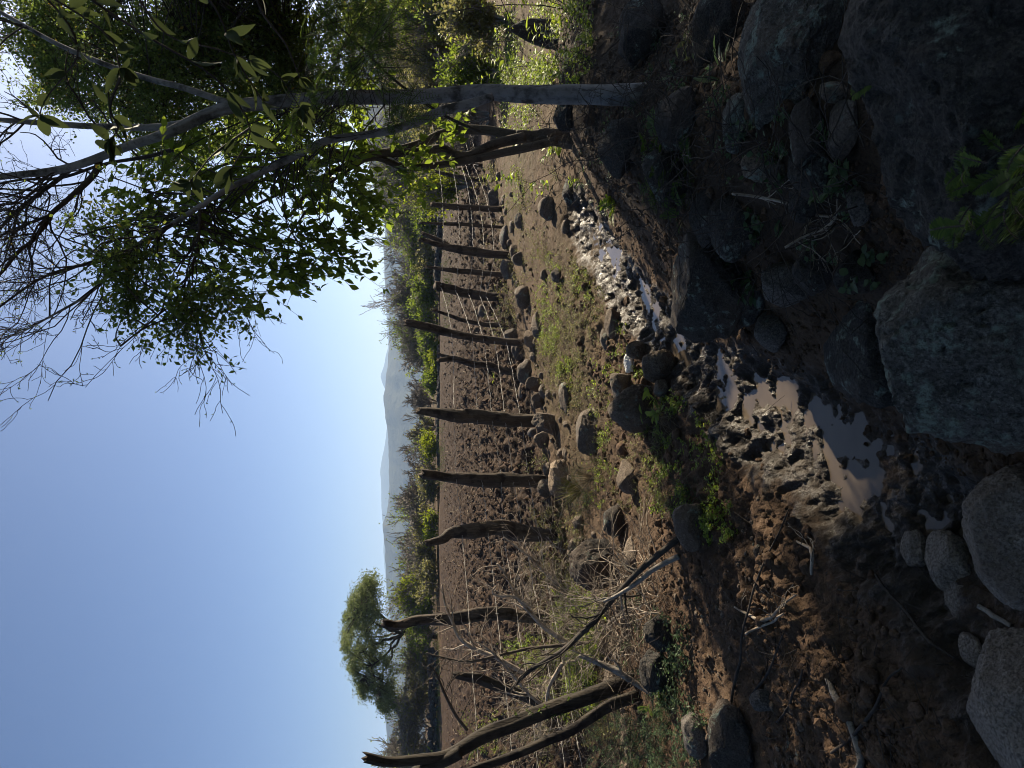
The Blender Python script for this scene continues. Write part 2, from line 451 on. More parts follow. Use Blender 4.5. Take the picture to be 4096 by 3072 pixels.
def hill_mat(name, a, b, sc):
    t = NT(name); v = t.coord(); n = t.noise(v, sc, 6, .65); k = t.noise(v, sc*9, 4, .7)
    col = t.mix(t.rng(n, .35, .65), a, b); col = t.mix(t.rng(k, .35, .55, .6, 0), col, tuple(c*.4 for c in a))
    return t.done(t.bsdf(col, .95, t.bump(k, .8, 12.0), .05))
M['hill'] = hill_mat('wooded_hill', (0.033, 0.037, 0.019), (0.060, 0.060, 0.033), .004)
M['hill_near'] = hill_mat('scrub_hill', (0.051, 0.048, 0.033), (0.078, 0.071, 0.048), .02)

M['pale_bark'] = bark_mat('pale_bark', (0.142, 0.134, 0.124), (0.273, 0.262, 0.251), (0.049, 0.045, 0.039), .6, 7, .5)
M['brown_bark'] = bark_mat('brown_bark', (0.072, 0.057, 0.043), (0.114, 0.093, 0.072), (0.042, 0.035, 0.027), .2, 16, .6)
M['dark_bark'] = bark_mat('dark_bark', (0.033, 0.028, 0.023), (0.060, 0.051, 0.042), (0.021, 0.018, 0.016), .15, 12, .7)
M['twig'] = bark_mat('twig_bark', (0.042, 0.033, 0.027), (0.073, 0.059, 0.048), (0.028, 0.023, 0.020), .3, 30, .3)
M['dead_twig'] = bark_mat('dead_twig', (0.259, 0.211, 0.164), (0.397, 0.337, 0.268), (0.146, 0.116, 0.086), .25, 25, .3)
M['far_twig'] = bark_mat('far_twig', (.185, .165, .14), (.28, .255, .22), (.12, .108, .09), .3, 3, .2)
M['post_wood'] = bark_mat('weathered_post', (0.059, 0.046, 0.036), (0.108, 0.087, 0.067), (0.031, 0.025, 0.020), .07, 26, 1.0)
M['grey_wood'] = bark_mat('grey_driftwood', (0.203, 0.180, 0.158), (0.285, 0.259, 0.225), (0.105, 0.090, 0.075), .10, 26, .8)
M['log_wood'] = bark_mat('dark_log', (0.027, 0.022, 0.018), (0.052, 0.043, 0.032), (0.016, 0.013, 0.012), .10, 18, .9)
t = NT('galvanised_wire'); M['wire'] = t.done(t.bsdf((.42, .39, .34), .55, None, .3, 0.0))
M['leaf_big'] = leaf_mat('broad_leaf', (0.075, 0.116, 0.024), (0.143, 0.202, 0.036), .58, .45)
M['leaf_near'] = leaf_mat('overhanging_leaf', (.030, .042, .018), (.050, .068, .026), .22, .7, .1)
M['leaf_fine'] = leaf_mat('fine_leaflet', (0.060, 0.097, 0.026), (0.114, 0.160, 0.040), .55, .5, c3=(0.267, 0.200, 0.040))
M['leaf_bright'] = leaf_mat('bright_weed', (0.120, 0.180, 0.030), (0.228, 0.300, 0.054), .5, .5)
M['leaf_cool'] = leaf_mat('shade_weed', (0.048, 0.083, 0.040), (0.079, 0.122, 0.053), .4, .5)
M['leaf_dry'] = leaf_mat('olive_weed', (.095, .105, .040), (.17, .175, .06), .4, .6, c3=(.3, .23, .11))
M['fern'] = leaf_mat('feathery_leaf', (0.044, 0.078, 0.019), (0.090, 0.138, 0.029), .4, .55)
M['straw'] = leaf_mat('straw', (0.192, 0.152, 0.096), (0.320, 0.264, 0.176), .2, .7)
M['far_green'] = leaf_mat('far_foliage', (.070, .108, .020), (.125, .175, .034), .5, .6)
M['far_olive'] = leaf_mat('far_olive_foliage', (0.114, 0.120, 0.048), (0.186, 0.186, 0.072), .45, .6)
M['far_bright'] = leaf_mat('far_fresh_foliage', (.095, .13, .018), (.165, .205, .03), .5, .6)
M['far_dark'] = leaf_mat('far_dark_foliage', (0.088, 0.118, 0.047), (0.153, 0.189, 0.069), .3, .6)
t = NT('white_plastic'); M['plastic'] = t.done(t.bsdf((.7, .7, .68), .5))
# ------------------------------------------------------------------ ground
def hmicro(x, y):
    s, wd = chan(x, y)
    r = np.hypot(x, y); near = 1-sst(6.7, 7.6, y)
    mud = np.exp(-(s/(wd*1.4))**4)*near*sst(.3, 1.2, r)
    mud = np.clip(mud*(.75+.6*fbm(x*1.7, y*1.7, seed=41, o=2)), 0, 1)
    fm = field_mask(x, y)
    wx = x+.05*fbm(x*6, y*6, seed=60, o=2); wy = y+.05*fbm(x*6+9, y*6, seed=61, o=2)
    h = .030*fbm(x*2.1, y*2.1, seed=20, o=5, g=.55)*(1-sst(30, 70, r))
    lumpy = (1-fm)*(1-sst(14, 22, r)); dry = 1-mud
    tr = np.exp(-((s+.55)/.75)**2)*near*sst(1.0, 1.8, r)                # earth trodden by hooves beside the rut
    f1, i1_ = cell(wx*6, wy*6, 50); h = h+lumpy*dry*(.5-f1)*(.026*sst(-.1, .4, fbm(x*.9, y*.9, seed=52, o=2)+.2)+.055*tr*i1_)
    f2, i2_ = cell(wx*17, wy*17, 51); h = h+lumpy*dry*(.013+.020*tr)*(.5-f2)*i2_
    h = h+lumpy*dry*(.018+.020*tr)*fbm(x*13, y*13, seed=53, o=5, g=.65)
    # trampled mud: hoof pits and squeezed ridges
    mx_ = x+.07*fbm(x*9, y*9, seed=62, o=3); my_ = y+.07*fbm(x*9+5, y*9, seed=63, o=3)
    p1, id1 = cell(mx_*4.6, my_*4.6, 70); p2, id2 = cell(mx_*10, my_*10, 71)
    pit = -(1-sst(.20, .44, p1))*(.15+.85*id1)*.070+.022*sst(.42, .6, p1)
    pit2 = -(1-sst(.15, .4, p2))*.026*(id2 > .35)+.014*sst(.38, .6, p2)
    rg = 1-np.abs(fbm(x*11, y*11, seed=77, o=4, g=.6))*2.2
    h = h+mud*(pit+pit2+.030*fbm(x*4, y*4, seed=73, o=3, g=.6)+.020*rg-.012+.027*fbm(x*24, y*24, seed=74, o=5, g=.72))
    # ploughed soil: rows of clods
    yr = y+.14*x+.25*fbm(x*.4, y*.4, seed=80, o=2)
    row = .5+.5*np.sin(yr*2*pi/.78)
    c1, i1 = cell(wx*4.4, wy*5.2, 81); c2, i2 = cell(wx*7.5, wy*8.5, 82)
    clod = np.clip(.62-c1, 0, 1)*(.35+.65*i1)*.22*(.15+.85*row)+np.clip(.6-c2, 0, 1)*i2*.10
    c3, i3 = cell(wx*13, wy*14, 84)
    fa = 1-.55*sst(13, 34, r)
    h = h+fm*fa*(clod+np.clip(.6-c3, 0, 1)*i3*.05+.055*row+.035*fbm(x*3, y*3, seed=83, o=5, g=.62)-.06)
    return h, mud, fm
def build_ground():
    dense = np.radians(np.arange(-37, 37.001, .115)); rest = np.radians(np.linspace(37, 323, 80)[1:-1])
    th = np.concatenate([dense, rest])
    R = np.concatenate([np.geomspace(.12, 1.0, 40)[:-1], np.geomspace(1.0, 62, 860)[:-1], np.geomspace(62, 8500, 90)])
    T, N = len(th), len(R)
    rr, tt = np.meshgrid(R, th, indexing='ij')
    x = (rr*np.sin(tt)).ravel(); y = (rr*np.cos(tt)).ravel()
    h, mud, fm = hmicro(x, y)
    z = hmac(x, y)+h
    s, wd = chan(x, y)
    green = np.exp(-(((x-.35)/1.6)**2+((y-7.0)/1.3)**2))+.9*np.exp(-(((x-4.2)/2.5)**2+((y-10.5)/2.5)**2))+.5*sst(41, 44, y)
    green = green+.5*sst(.1, .5, fbm(x*.7, y*.7, seed=90, o=3))*(1-fm)*sst(3.2, 4.5, rr.ravel())
    bshade = np.clip(sst(.25, .9, s)*(1-sst(5.6, 7.2, y))*(.75+.6*fbm(x*1.1, y*1.1, seed=95, o=3)), 0, 1)*(1-.8*mud)  # mask of the shade painted into the right bank
    green = np.clip(green, 0, 1)*(1-mud)*(1-fm)
    i = np.arange(N-1)[:, None]*T; j = np.arange(T)[None]; j2 = (j+1) % T
    q = np.stack([i+j, i+T+j, i+T+j2, i+j2], -1).reshape(-1, 4)[:, ::-1]
    V = np.stack([x, y, z], 1)
    V = np.vstack([V, [0, 0, float(z[:T].mean())]])
    c = len(V)-1; jj = np.arange(T)
    f3 = np.stack([np.full(T, c), jj, (jj+1) % T], 1)[:, ::-1]
    ap = lambda a: np.append(a, 0)
    me = bpy.data.meshes.new('ground')
    fill_mesh(me, V, f3, q, True, {'field': ap(fm), 'mud': ap(mud), 'green': ap(green), 'bank_shade': ap(bshade)})
    me.materials.append(M['soil'])
    o = bpy.data.objects.new('ground', me); COL.objects.link(o); tag(o, kind='structure')
    n = me.polygons[len(f3)+1000].normal
    if n.z < 0: me.flip_normals()
build_ground()
def hfull(x, y):
    x = np.asarray(x, float); y = np.asarray(y, float)
    return hmac(x, y)+hmicro(x, y)[0]

# water lying in the rut: one level sheet, the trampled mud stands through it
a = Acc(); c = catmull(np.column_stack([CHAN[1:-1], CHW[1:-1]]), 60)
tn = nrm(np.gradient(c[:, :2], axis=0)); nn = np.stack([tn[:, 1], -tn[:, 0]], 1)
L = np.column_stack([c[:, :2]-nn*c[:, 2:]*1.25, np.full(60, WZ)]); R_ = np.column_stack([c[:, :2]+nn*c[:, 2:]*1.25, np.full(60, WZ)])
k = np.arange(59)
a.add(np.vstack([L, R_]), None, np.stack([k, k+1, k+61, k+60], 1)[:, ::-1])
o = a.build('puddle_water', M['water']); tag(o, kind='structure')

# ------------------------------------------------------------------ far hills
def ridge(name, prof, Y, depth, mat, seed, rough):
    """prof: (u, v) outline of the crest, stood at distance Y and given a slope towards us and away"""
    pts = np.array([at(u, v, Y)[[0, 2]] for u, v in prof])
    xs = np.linspace(pts[0, 0], pts[-1, 0], 420); crest = np.interp(xs, pts[:, 0], pts[:, 1])
    crest = crest+rough*fbm(xs/(Y*.03), xs*0, seed=seed, o=5, g=.6)
    rows = np.concatenate([np.linspace(-1, 0, 34), np.linspace(0, 1, 14)[1:]])
    X = []; 
    for q in rows:
        yy = Y+q*depth
        f = 1-sst(0, 1, abs(q)**.9)
        gx = xs*(1+q*depth/Y*.5)
        base = -64 if Y > 1500 else -14
        zz = base+(crest-base)*np.clip(f*(1+.9*fbm(gx/(Y*.05), np.full_like(gx, yy/(Y*.08)), seed=seed+3, o=4)*(1-f)), 0, 1.0)
        zz = zz+rough*.6*fbm(gx/(Y*.012), np.full_like(gx, yy/(Y*.012)), seed=seed+8, o=3)*f*abs(q)**.5
        X.append(np.stack([gx, np.full_like(gx, yy), zz], 1))
    V = np.vstack(X); n = len(xs); i = np.arange(len(rows)-1)[:, None]*n; j = np.arange(n-1)[None]
    a = Acc(); a.add(V, None, np.stack([i+j, i+j+1, i+n+j+1, i+n+j], -1).reshape(-1, 4))
    o = a.build(name, mat); tag(o, kind='structure')
ridge('far_hills', [(-400, 398), (-100, 394), (0, 391), (60, 388), (120, 384), (180, 386), (225, 384), (262, 381), (285, 380.5), (300, 381), (322, 384.5), (340, 387), (372, 388), (382, 384), (392, 381), (402, 384), (420, 388), (470, 386), (520, 384), (600, 386), (800, 392), (1100, 398)], 4700, 1100, M['hill'], 11, 9)
ridge('middle_hills', [(-400, 400), (-150, 394), (0, 388), (60, 385), (100, 388), (150, 391), (190, 387), (215, 386), (232, 384), (245, 384), (262, 389), (300, 389.5), (330, 388.5), (350, 385), (372, 383.5), (395, 386), (420, 388), (450, 389), (480, 386), (505, 384), (530, 385), (560, 388), (640, 392), (900, 398)], 2100, 700, M['hill'], 23, 6)
ridge('scrub_hill', [(470, 410), (510, 398), (540, 388), (560, 381), (585, 375), (605, 369), (625, 364), (645, 360), (670, 355), (700, 351), (740, 347), (768, 344), (850, 338), (1000, 335), (1300, 345), (1700, 370)], 820, 380, M['hill_near'], 31, 5)

# the air: pale even haze in one closed box
def haze():
    me = bpy.data.meshes.new('haze'); bm = bmesh.new()
    bmesh.ops.create_cube(bm, size=1); bm.to_mesh(me); bm.free()
    o = bpy.data.objects.new('haze', me); COL.objects.link(o)
    z0, z1 = -75, 235
    o.location = (0, 0, (z0+z1)/2); o.scale = (18000, 18000, z1-z0)
    t = NT('air'); vb = t.n('ShaderNodeVolumePrincipled')
    vb.inputs['Color'].default_value = (.46, .66, 1, 1); vb.inputs['Density'].default_value = HAZE; vb.inputs['Anisotropy'].default_value = .25
    t.l(vb.outputs[0], t.out.inputs['Volume']); me.materials.append(t.m); tag(o, kind='stuff')
HAZE = .00017
haze()

# ------------------------------------------------------------------ rocks
def ico(n):
    bm = bmesh.new(); bmesh.ops.create_icosphere(bm, subdivisions=n, radius=1); bm.verts.ensure_lookup_table()
    v = np.array([x.co[:] for x in bm.verts]); f = np.array([[q.index for q in x.verts] for x in bm.faces]); bm.free(); return v, f
ICO = {n: ico(n) for n in (1, 2, 3, 4, 5, 6)}
def rock_shape(seed, n, cuts=10, rnd=.5, rough=1.0):
    rng = np.random.default_rng(seed)
    v, f = ICO[n]; p = v.copy(); o = seed*3.7
    p = p*(1+.16*fbm(v[:, 0]*1.2+o, v[:, 1]*1.2, v[:, 2]*1.2+9, seed, 2))[:, None]
    for q in range(cuts+6):
        m = nrm(rng.normal(size=3)*np.array([1, 1, .8])); d = rng.uniform(.48+.28*rnd, .98)
        dist = p@m; over = np.clip(dist-d, 0, None); p = p-m*(over*(.98-.22*rnd))[:, None]
    u = nrm(p)
    rough = rough*1.35; k = rough*.060*fbm(p[:, 0]*3+o, p[:, 1]*3, p[:, 2]*3+9, seed+5, 4, .55)
    if n >= 4:
        k = k+rough*.030*fbm(p[:, 0]*9+o, p[:, 1]*9, p[:, 2]*9, seed+9, 4, .68)
        rid = 1-np.abs(fbm(p[:, 0]*3.2+o, p[:, 1]*3.2, p[:, 2]*3.2, seed+19, 3)); k = k-rough*.028*sst(.93, 1, rid)
    p = p+u*k[:, None]
    if n >= 5: p = p+u*(rough*.014*fbm(p[:, 0]*30, p[:, 1]*30, p[:, 2]*30, seed+15, 3, .7))[:, None]
    return p, f
ROCKN = 0
def rock(label, mat, box, k=None, n=4, cuts=10, rnd=.5, rough=1.0, sink=.25, up=0.0, fat=.85, group=None, Y=None, kind='rock', taper=0.0):
    """box in picture coordinates gives width, height and the point it stands on"""
    global ROCKN; ROCKN += 1
    if k:
        X0, Y0, X1, Y1 = box; u1, v0 = cp(k, X0, Y0); u0, v1 = cp(k, X1, Y1)
    else: u0, v0, u1, v1 = box
    um, vm = (u0+u1)/2, (v0+v1)/2
    dirn = ray(um, vm); best = None
    for Dy in (np.geomspace(.5, 40, 700) if Y is None else [Y]):
        P = CAM+dirn*(Dy/dirn[1]); D = (P-CAM)@FWD
        a_ = (u1-u0)/2*D/FPX; hv = (v1-v0)/2*D/FPX
        rdist = np.hypot(P[0], P[1]); th = math.atan2(CAM[2]-P[2], rdist)
        b_ = a_*fat; c_ = math.sqrt(max(hv**2-(b_*sin(th))**2, (.30*a_)**2))/cos(th)
        if P[2] <= hz(P[0], P[1])+c_*(1-2*sink)+up: best = (P, a_, b_, c_); break
    if best is None: best = (P, a_, b_, c_)
    P, a_, b_, c_ = best
    p, f = rock_shape(ROCKN*13+7, n, cuts, rnd, rough)
    ext = np.abs(p).max(0); mid = (p.max(0)+p.min(0))/2; half = (p.max(0)-p.min(0))/2
    p = (p-mid)/half*np.array([a_, b_, c_])
    if taper:
        q = (p[:, 2]/c_+1)/2; p[:, 0] = p[:, 0]*(1-taper*q)+.3*a_*q*taper; p[:, 1] *= 1-taper*q
    yaw = -math.atan2(P[0], P[1]); R3 = np.array([[cos(yaw), -sin(yaw), 0], [sin(yaw), cos(yaw), 0], [0, 0, 1]])
    p = p@R3.T; p[:, 2] += c_
    A = Acc(); A.add(p, f)
    o = A.build('boulder' if a_ > .22 else 'rock', M[mat]); o.location = (P[0], P[1], P[2]-c_)
    tag(o, label, 'boulder' if a_ > .22 else 'rock', group)
    return o
G1 = 'boulders of the tumbled stone wall on the right'; G2 = 'stones along the foot of the wire fence'; G3 = 'stones beside the muddy rut'; G4 = 'rounded stones at the lower left of the rut'; G5 = 'stones under the dead brush'
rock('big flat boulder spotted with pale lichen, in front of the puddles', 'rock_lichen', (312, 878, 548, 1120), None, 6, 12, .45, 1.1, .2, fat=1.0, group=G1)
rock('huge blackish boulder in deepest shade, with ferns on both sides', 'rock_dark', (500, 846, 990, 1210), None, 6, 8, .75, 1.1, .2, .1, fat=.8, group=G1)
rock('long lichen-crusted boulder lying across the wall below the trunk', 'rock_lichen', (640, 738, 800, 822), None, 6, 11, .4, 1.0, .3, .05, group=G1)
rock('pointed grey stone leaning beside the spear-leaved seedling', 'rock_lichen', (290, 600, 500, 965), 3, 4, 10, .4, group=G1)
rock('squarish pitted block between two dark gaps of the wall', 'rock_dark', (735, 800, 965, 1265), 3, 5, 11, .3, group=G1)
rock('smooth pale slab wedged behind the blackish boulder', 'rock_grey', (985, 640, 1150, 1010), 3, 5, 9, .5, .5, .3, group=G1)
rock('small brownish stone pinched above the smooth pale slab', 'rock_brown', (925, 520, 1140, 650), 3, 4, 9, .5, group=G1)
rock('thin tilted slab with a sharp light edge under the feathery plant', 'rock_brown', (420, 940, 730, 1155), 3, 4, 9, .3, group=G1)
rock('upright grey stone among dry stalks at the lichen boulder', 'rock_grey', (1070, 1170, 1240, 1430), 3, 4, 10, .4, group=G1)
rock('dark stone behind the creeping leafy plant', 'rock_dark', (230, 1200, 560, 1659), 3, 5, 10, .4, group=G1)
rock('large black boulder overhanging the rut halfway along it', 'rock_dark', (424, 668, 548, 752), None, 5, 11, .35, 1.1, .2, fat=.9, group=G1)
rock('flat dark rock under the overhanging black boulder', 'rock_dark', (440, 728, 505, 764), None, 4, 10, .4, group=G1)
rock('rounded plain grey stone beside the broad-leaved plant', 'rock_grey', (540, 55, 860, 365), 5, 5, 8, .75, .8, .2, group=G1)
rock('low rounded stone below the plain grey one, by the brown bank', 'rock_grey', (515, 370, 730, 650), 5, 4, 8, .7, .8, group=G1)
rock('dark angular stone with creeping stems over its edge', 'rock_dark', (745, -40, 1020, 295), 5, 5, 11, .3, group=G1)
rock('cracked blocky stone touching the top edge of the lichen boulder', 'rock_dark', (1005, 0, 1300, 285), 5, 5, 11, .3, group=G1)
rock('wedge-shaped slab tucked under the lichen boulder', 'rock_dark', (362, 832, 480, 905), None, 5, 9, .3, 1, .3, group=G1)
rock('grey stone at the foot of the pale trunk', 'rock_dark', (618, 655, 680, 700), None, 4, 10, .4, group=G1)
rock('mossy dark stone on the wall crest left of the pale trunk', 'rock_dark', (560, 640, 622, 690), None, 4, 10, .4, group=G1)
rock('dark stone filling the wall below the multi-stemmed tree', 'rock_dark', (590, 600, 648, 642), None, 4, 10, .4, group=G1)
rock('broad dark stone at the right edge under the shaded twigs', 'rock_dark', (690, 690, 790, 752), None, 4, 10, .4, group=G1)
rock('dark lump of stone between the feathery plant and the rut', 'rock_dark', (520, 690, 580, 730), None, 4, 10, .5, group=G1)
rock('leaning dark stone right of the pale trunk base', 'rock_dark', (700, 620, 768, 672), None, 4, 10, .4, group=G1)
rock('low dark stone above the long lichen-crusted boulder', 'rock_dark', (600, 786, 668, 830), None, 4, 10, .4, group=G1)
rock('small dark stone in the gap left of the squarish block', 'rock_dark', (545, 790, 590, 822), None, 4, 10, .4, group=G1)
# lower left
rock('narrow rounded stone, topmost of the pale group at the puddle end', 'rock_pink', (1445, 155, 1600, 385), 7, 5, 7, .8, .7, .25, group=G4)
rock('egg-shaped stone with a lit upper edge in the pale group', 'rock_pink', (1595, 150, 1865, 550), 7, 5, 7, .85, .7, .25, group=G4)
rock('round stone half lit by the sun in the pale group', 'rock_pink', (1722, 440, 1895, 745), 7, 5, 7, .85, .7, .25, group=G4)
rock('largest smooth stone of the pale group, cut by the picture edge', 'rock_pink', (160, 966, 306, 1085), None, 6, 8, .8, .7, .25, group=G4)
rock('big smooth grey boulder in the near corner with a hollow in it', 'rock_pink', (-40, 968, 138, 1110), None, 6, 8, .7, .7, .2, fat=1.0, group=G4)
rock('flat pinkish stone sunk in orange earth near the corner boulder', 'rock_pink', (1815, 800, 1960, 1030), 7, 4, 8, .6, .8, .45, group=G4)
rock('dark slab with a sunlit edge at the left border, under the driftwood stick', 'rock_dark', (200, 1235, 505, 1700), 7, 5, 11, .3, 1, .25, group=G5)
rock('small dome-shaped stone beside the dark left slab', 'rock_grey', (485, 1165, 650, 1295), 7, 4, 6, .9, .6, .35, group=G5)
rock('grey tilted slab at the left border above the dark one', 'rock_grey', (40, 1310, 220, 1590), 7, 4, 9, .3, group=G5)
rock('block-shaped stone with a sunlit top beside bright weeds', 'rock_brown', (-15, -10, 215, 290), 7, 5, 11, .3, .8, .2, group=G3)
# middle left
rock('big black boulder at the right end of the dead brush', 'rock_dark', (1550, 205, 1900, 530), 6, 5, 11, .35, 1.1, .2, group=G5)
rock('rounded rough stone just right of the black boulder in the brush', 'rock_dark', (1755, -10, 1925, 205), 6, 4, 9, .6, group=G5)
rock('low flat stone under the black boulder in the brush', 'rock_brown', (1885, 195, 1985, 420), 6, 4, 9, .5, .8, .35, group=G5)
rock('dark rounded stone right of the pale broken branch', 'rock_dark', (2015, 695, 2230, 930), 6, 4, 9, .5, group=G5)
rock('brownish stone at the foot of the pale broken branch', 'rock_dark', (1985, 915, 2215, 1170), 6, 4, 9, .4, group=G5)
# middle
rock('big half-buried boulder with a mossy back left of the rut', 'rock_brown', (1785, 845, 2125, 1160), 4, 5, 10, .5, 1.1, .25, group=G3)
rock('dark leaning slab behind the big half-buried boulder', 'rock_mid', (1795, 775, 1960, 965), 4, 4, 9, .3, group=G3)
rock('broad pitted boulder at the rut edge with the white scrap behind it', 'rock_brown', (2000, 625, 2225, 845), 4, 5, 10, .5, 1.1, .3, group=G3)
rock('smooth squarish stone beside the white scrap', 'rock_brown', (1900, 570, 2030, 695), 4, 4, 9, .5, .7, group=G3)
rock('earth-covered stone above the rut, streaked brown', 'rock_brown', (1765, 365, 1895, 565), 4, 4, 8, .6, 1.2, .35, group=G3)
rock('dark low stone left of the earth-covered one', 'rock_mid', (1735, 490, 1815, 645), 4, 4, 9, .5, 1, .3, group=G3)
rock('small rough stone between the two big boulders by the rut', 'rock_brown', (2075, 815, 2185, 935), 4, 4, 9, .5, group=G3)
rock('sharp wedge-shaped stone in sun left of the dry grass tuft', 'rock_brown', (1835, 1320, 1975, 1545), 4, 4, 10, .2, .7, .2, group=G3)
rock('long dark slab lying behind bright weeds on the bank', 'rock_mid', (1585, 995, 1755, 1305), 4, 5, 10, .35, 1.1, .3, group=G3)
rock('pale tan stone in full sun at the foot of a thick post', 'rock_tan', (1405, 1325, 1565, 1570), 4, 5, 9, .55, 1, .25, group=G2)
rock('low dark ridge of stone in the middle of the grassy path', 'rock_mid', (1475, 835, 1555, 1035), 4, 4, 9, .4, 1, .35, group=G3)
rock('angular stone propped against the thick straight post', 'rock_brown', (1305, 1025, 1485, 1165), 4, 5, 11, .2, .7, .2, group=G2)
rock('brown stone just left of the angular one at the straight post', 'rock_brown', (1315, 1145, 1435, 1250), 4, 4, 9, .4, .8, group=G2)
rock('small grey stone on top between the two at the straight post', 'rock_grey', (1280, 1125, 1345, 1190), 4, 3, 9, .4, .8, group=G2)
rock('square-faced stone first right of the thick straight post', 'rock_brown', (1300, 895, 1400, 1005), 4, 4, 9, .4, .8, group=G2)
rock('upright stone second right of the thick straight post', 'rock_brown', (1265, 800, 1385, 900), 4, 4, 9, .4, .8, group=G2)
rock('small stone tucked behind the upright fence-foot stone', 'rock_brown', (1220, 835, 1280, 935), 4, 3, 9, .5, .8, group=G2)
rock('rounded boulder under the crooked post', 'rock_mid', (1210, 690, 1335, 845), 4, 4, 9, .5, 1, group=G2)
rock('dark stone between the crooked and the long leaning post', 'rock_mid', (1175, 570, 1270, 700), 4, 4, 9, .4, group=G2)
rock('flat-topped tan block at the foot of the long leaning post', 'rock_tan', (1250, 505, 1345, 625), 4, 4, 11, .15, .6, .2, group=G2)
rock('low stone in weeds right of the flat-topped tan block', 'rock_brown', (1305, 385, 1375, 565), 4, 4, 8, .6, 1, .35, group=G2)
rock('shadowed stone behind the foot of the long leaning post', 'rock_mid', (1125, 495, 1255, 595), 4, 4, 9, .5, group=G2)
rock('broad stone below the stout short post', 'rock_brown', (1195, 225, 1315, 375), 4, 4, 9, .5, group=G2)
rock('lone dark cube-like stone on the grassy path', 'rock_mid', (1425, 110, 1515, 208), 4, 4, 10, .3, .8, .2, group=G3)
rock('small low stone behind the lone dark one on the path', 'rock_brown', (1360, 120, 1415, 195), 4, 3, 9, .5, .8, .35, group=G3)
rock('stone at the foot of the thin pointed post', 'rock_brown', (1105, 60, 1205, 190), 4, 4, 9, .4, group=G2)
rock('dark stone nearest the foot of the forked post', 'rock_mid', (1180, 10, 1275, 100), 4, 4, 9, .4, group=G2)
rock('lone stone lying out in the ploughed field', 'rock_brown', (965, 345, 1025, 425), 4, 3, 9, .4, .8)
rock('dark stone right at the base of the second thick post', 'rock_mid', (1340, 1445, 1465, 1565), 4, 4, 10, .4, group=G2)
rock('pale rounded boulder behind the forked post', 'rock_grey', (1100, 1425, 1175, 1580), 2, 4, 8, .6, .8, group=G2)
rock('brown stone right of the forked post foot', 'rock_brown', (1165, 1545, 1235, 1645), 2, 4, 9, .4, .8, group=G2)
rock('squat stone in front of the rough flat-topped post', 'rock_brown', (1195, 1345, 1265, 1445), 2, 4, 9, .4, .8, group=G2)
rock('dark stone in the shade behind the round bush', 'rock_mid', (1025, 1195, 1115, 1315), 2, 4, 9, .4, group=G2)
rock('chunky stone casting a long shadow on the brown path', 'rock_brown', (1345, 1235, 1475, 1395), 2, 4, 9, .4, 1.2, .25, group=G3)
rock('tall black pointed boulder standing in the sunlit weeds', 'rock_dark', (1165, 85, 1520, 350), 2, 5, 10, .2, 1, .15, taper=.75)
rock('dark stone in front of the large-leaved sapling', 'rock_dark', (1495, 1130, 1580, 1310), 2, 4, 9, .4, group=G1)
rock('shadowed round stone between the two trees', 'rock_dark', (1445, 645, 1580, 825), 2, 4, 8, .6)
rock('low brown stone at the far end of the rut', 'rock_brown', (1490, 1380, 1560, 1480), 2, 3, 8, .6, 1, .4, group=G3)

# pebbles and crumbs of earth: nobody could count them
def scatter_lumps(name, pts, size, mat, seed, var=.6, flat=.7):
    rng = np.random.default_rng(seed); protos = [rock_shape(900+i, 2 if len(pts) < 3500 else 1, 5, .4)[0] for i in range(12)]; f = ICO[2 if len(pts) < 3500 else 1][1]
    a = Acc(); nv = len(protos[0])
    S = size*np.exp(rng.normal(size=len(pts))*var*.8)
    for i in range(12):
        idx = np.arange(i, len(pts), 12); 
        if not len(idx): continue
        an = rng.uniform(0, 2*pi, len(idx)); c_, s_ = np.cos(an), np.sin(an)
        p = protos[i][None]*(S[idx][:, None, None]*rng.uniform(.7, 1.3, (len(idx), 1, 3)))*np.array([1, 1, flat])
        x = p[..., 0]*c_[:, None]-p[..., 1]*s_[:, None]; y = p[..., 0]*s_[:, None]+p[..., 1]*c_[:, None]
        v = np.stack([x, y, p[..., 2]], -1)+pts[idx][:, None]+np.array([0, 0, 1])*(S[idx]*.2)[:, None, None]
        a.add(v.reshape(-1, 3), (f[None]+(np.arange(len(idx))*nv)[:, None, None]).reshape(-1, 3))
    o = a.build(name, mat, smooth=False); tag(o, kind='stuff'); return o
rng = np.random.default_rng(5)
def spread(n, r0, r1, az, keep, seed):
    rng = np.random.default_rng(seed)
    r = np.exp(rng.uniform(np.log(r0), np.log(r1), n*3)); t = np.radians(rng.uniform(-az, az, n*3))
    x = r*np.sin(t); y = r*np.cos(t); m = keep(x, y) > rng.uniform(size=n*3)
    x, y = x[m][:n], y[m][:n]
    return np.stack([x, y, hfull(x, y)], 1)
scatter_lumps('soil_clods', spread(13000, 7.5, 36, 36, lambda x, y: field_mask(x, y)*sst(-.5, .5, np.sin((y+.14*x)*2*pi/.78)+.8*fbm(x, y, seed=4, o=2)+.3), 31), 0.023, M['soil'], 32, .6, .85)
scatter_lumps('soil_crumbs', spread(9000, 1.2, 7.5, 36, lambda x, y: (1-np.exp(-(chan(x, y)[0]/.3)**2))*sst(-.4, .3, fbm(x*1.5, y*1.5, seed=6, o=3)), 33), .0075, M['soil'], 34, .7, .8)
scatter_lumps('pebbles', spread(2400, 3.0, 10, 36, lambda x, y: (1-field_mask(x, y))*sst(-.1, .4, fbm(x*.8, y*.8, seed=16, o=2)), 35), .0075, M['rock_brown'], 36, .6, .7)
scatter_lumps('rubble', spread(560, 5.5, 14, 36, lambda x, y: np.exp(-((fdist(x, y)+.12)/.34)**2)*(x < 4), 37), .046, M['rock_brown'], 38, .6, .75)
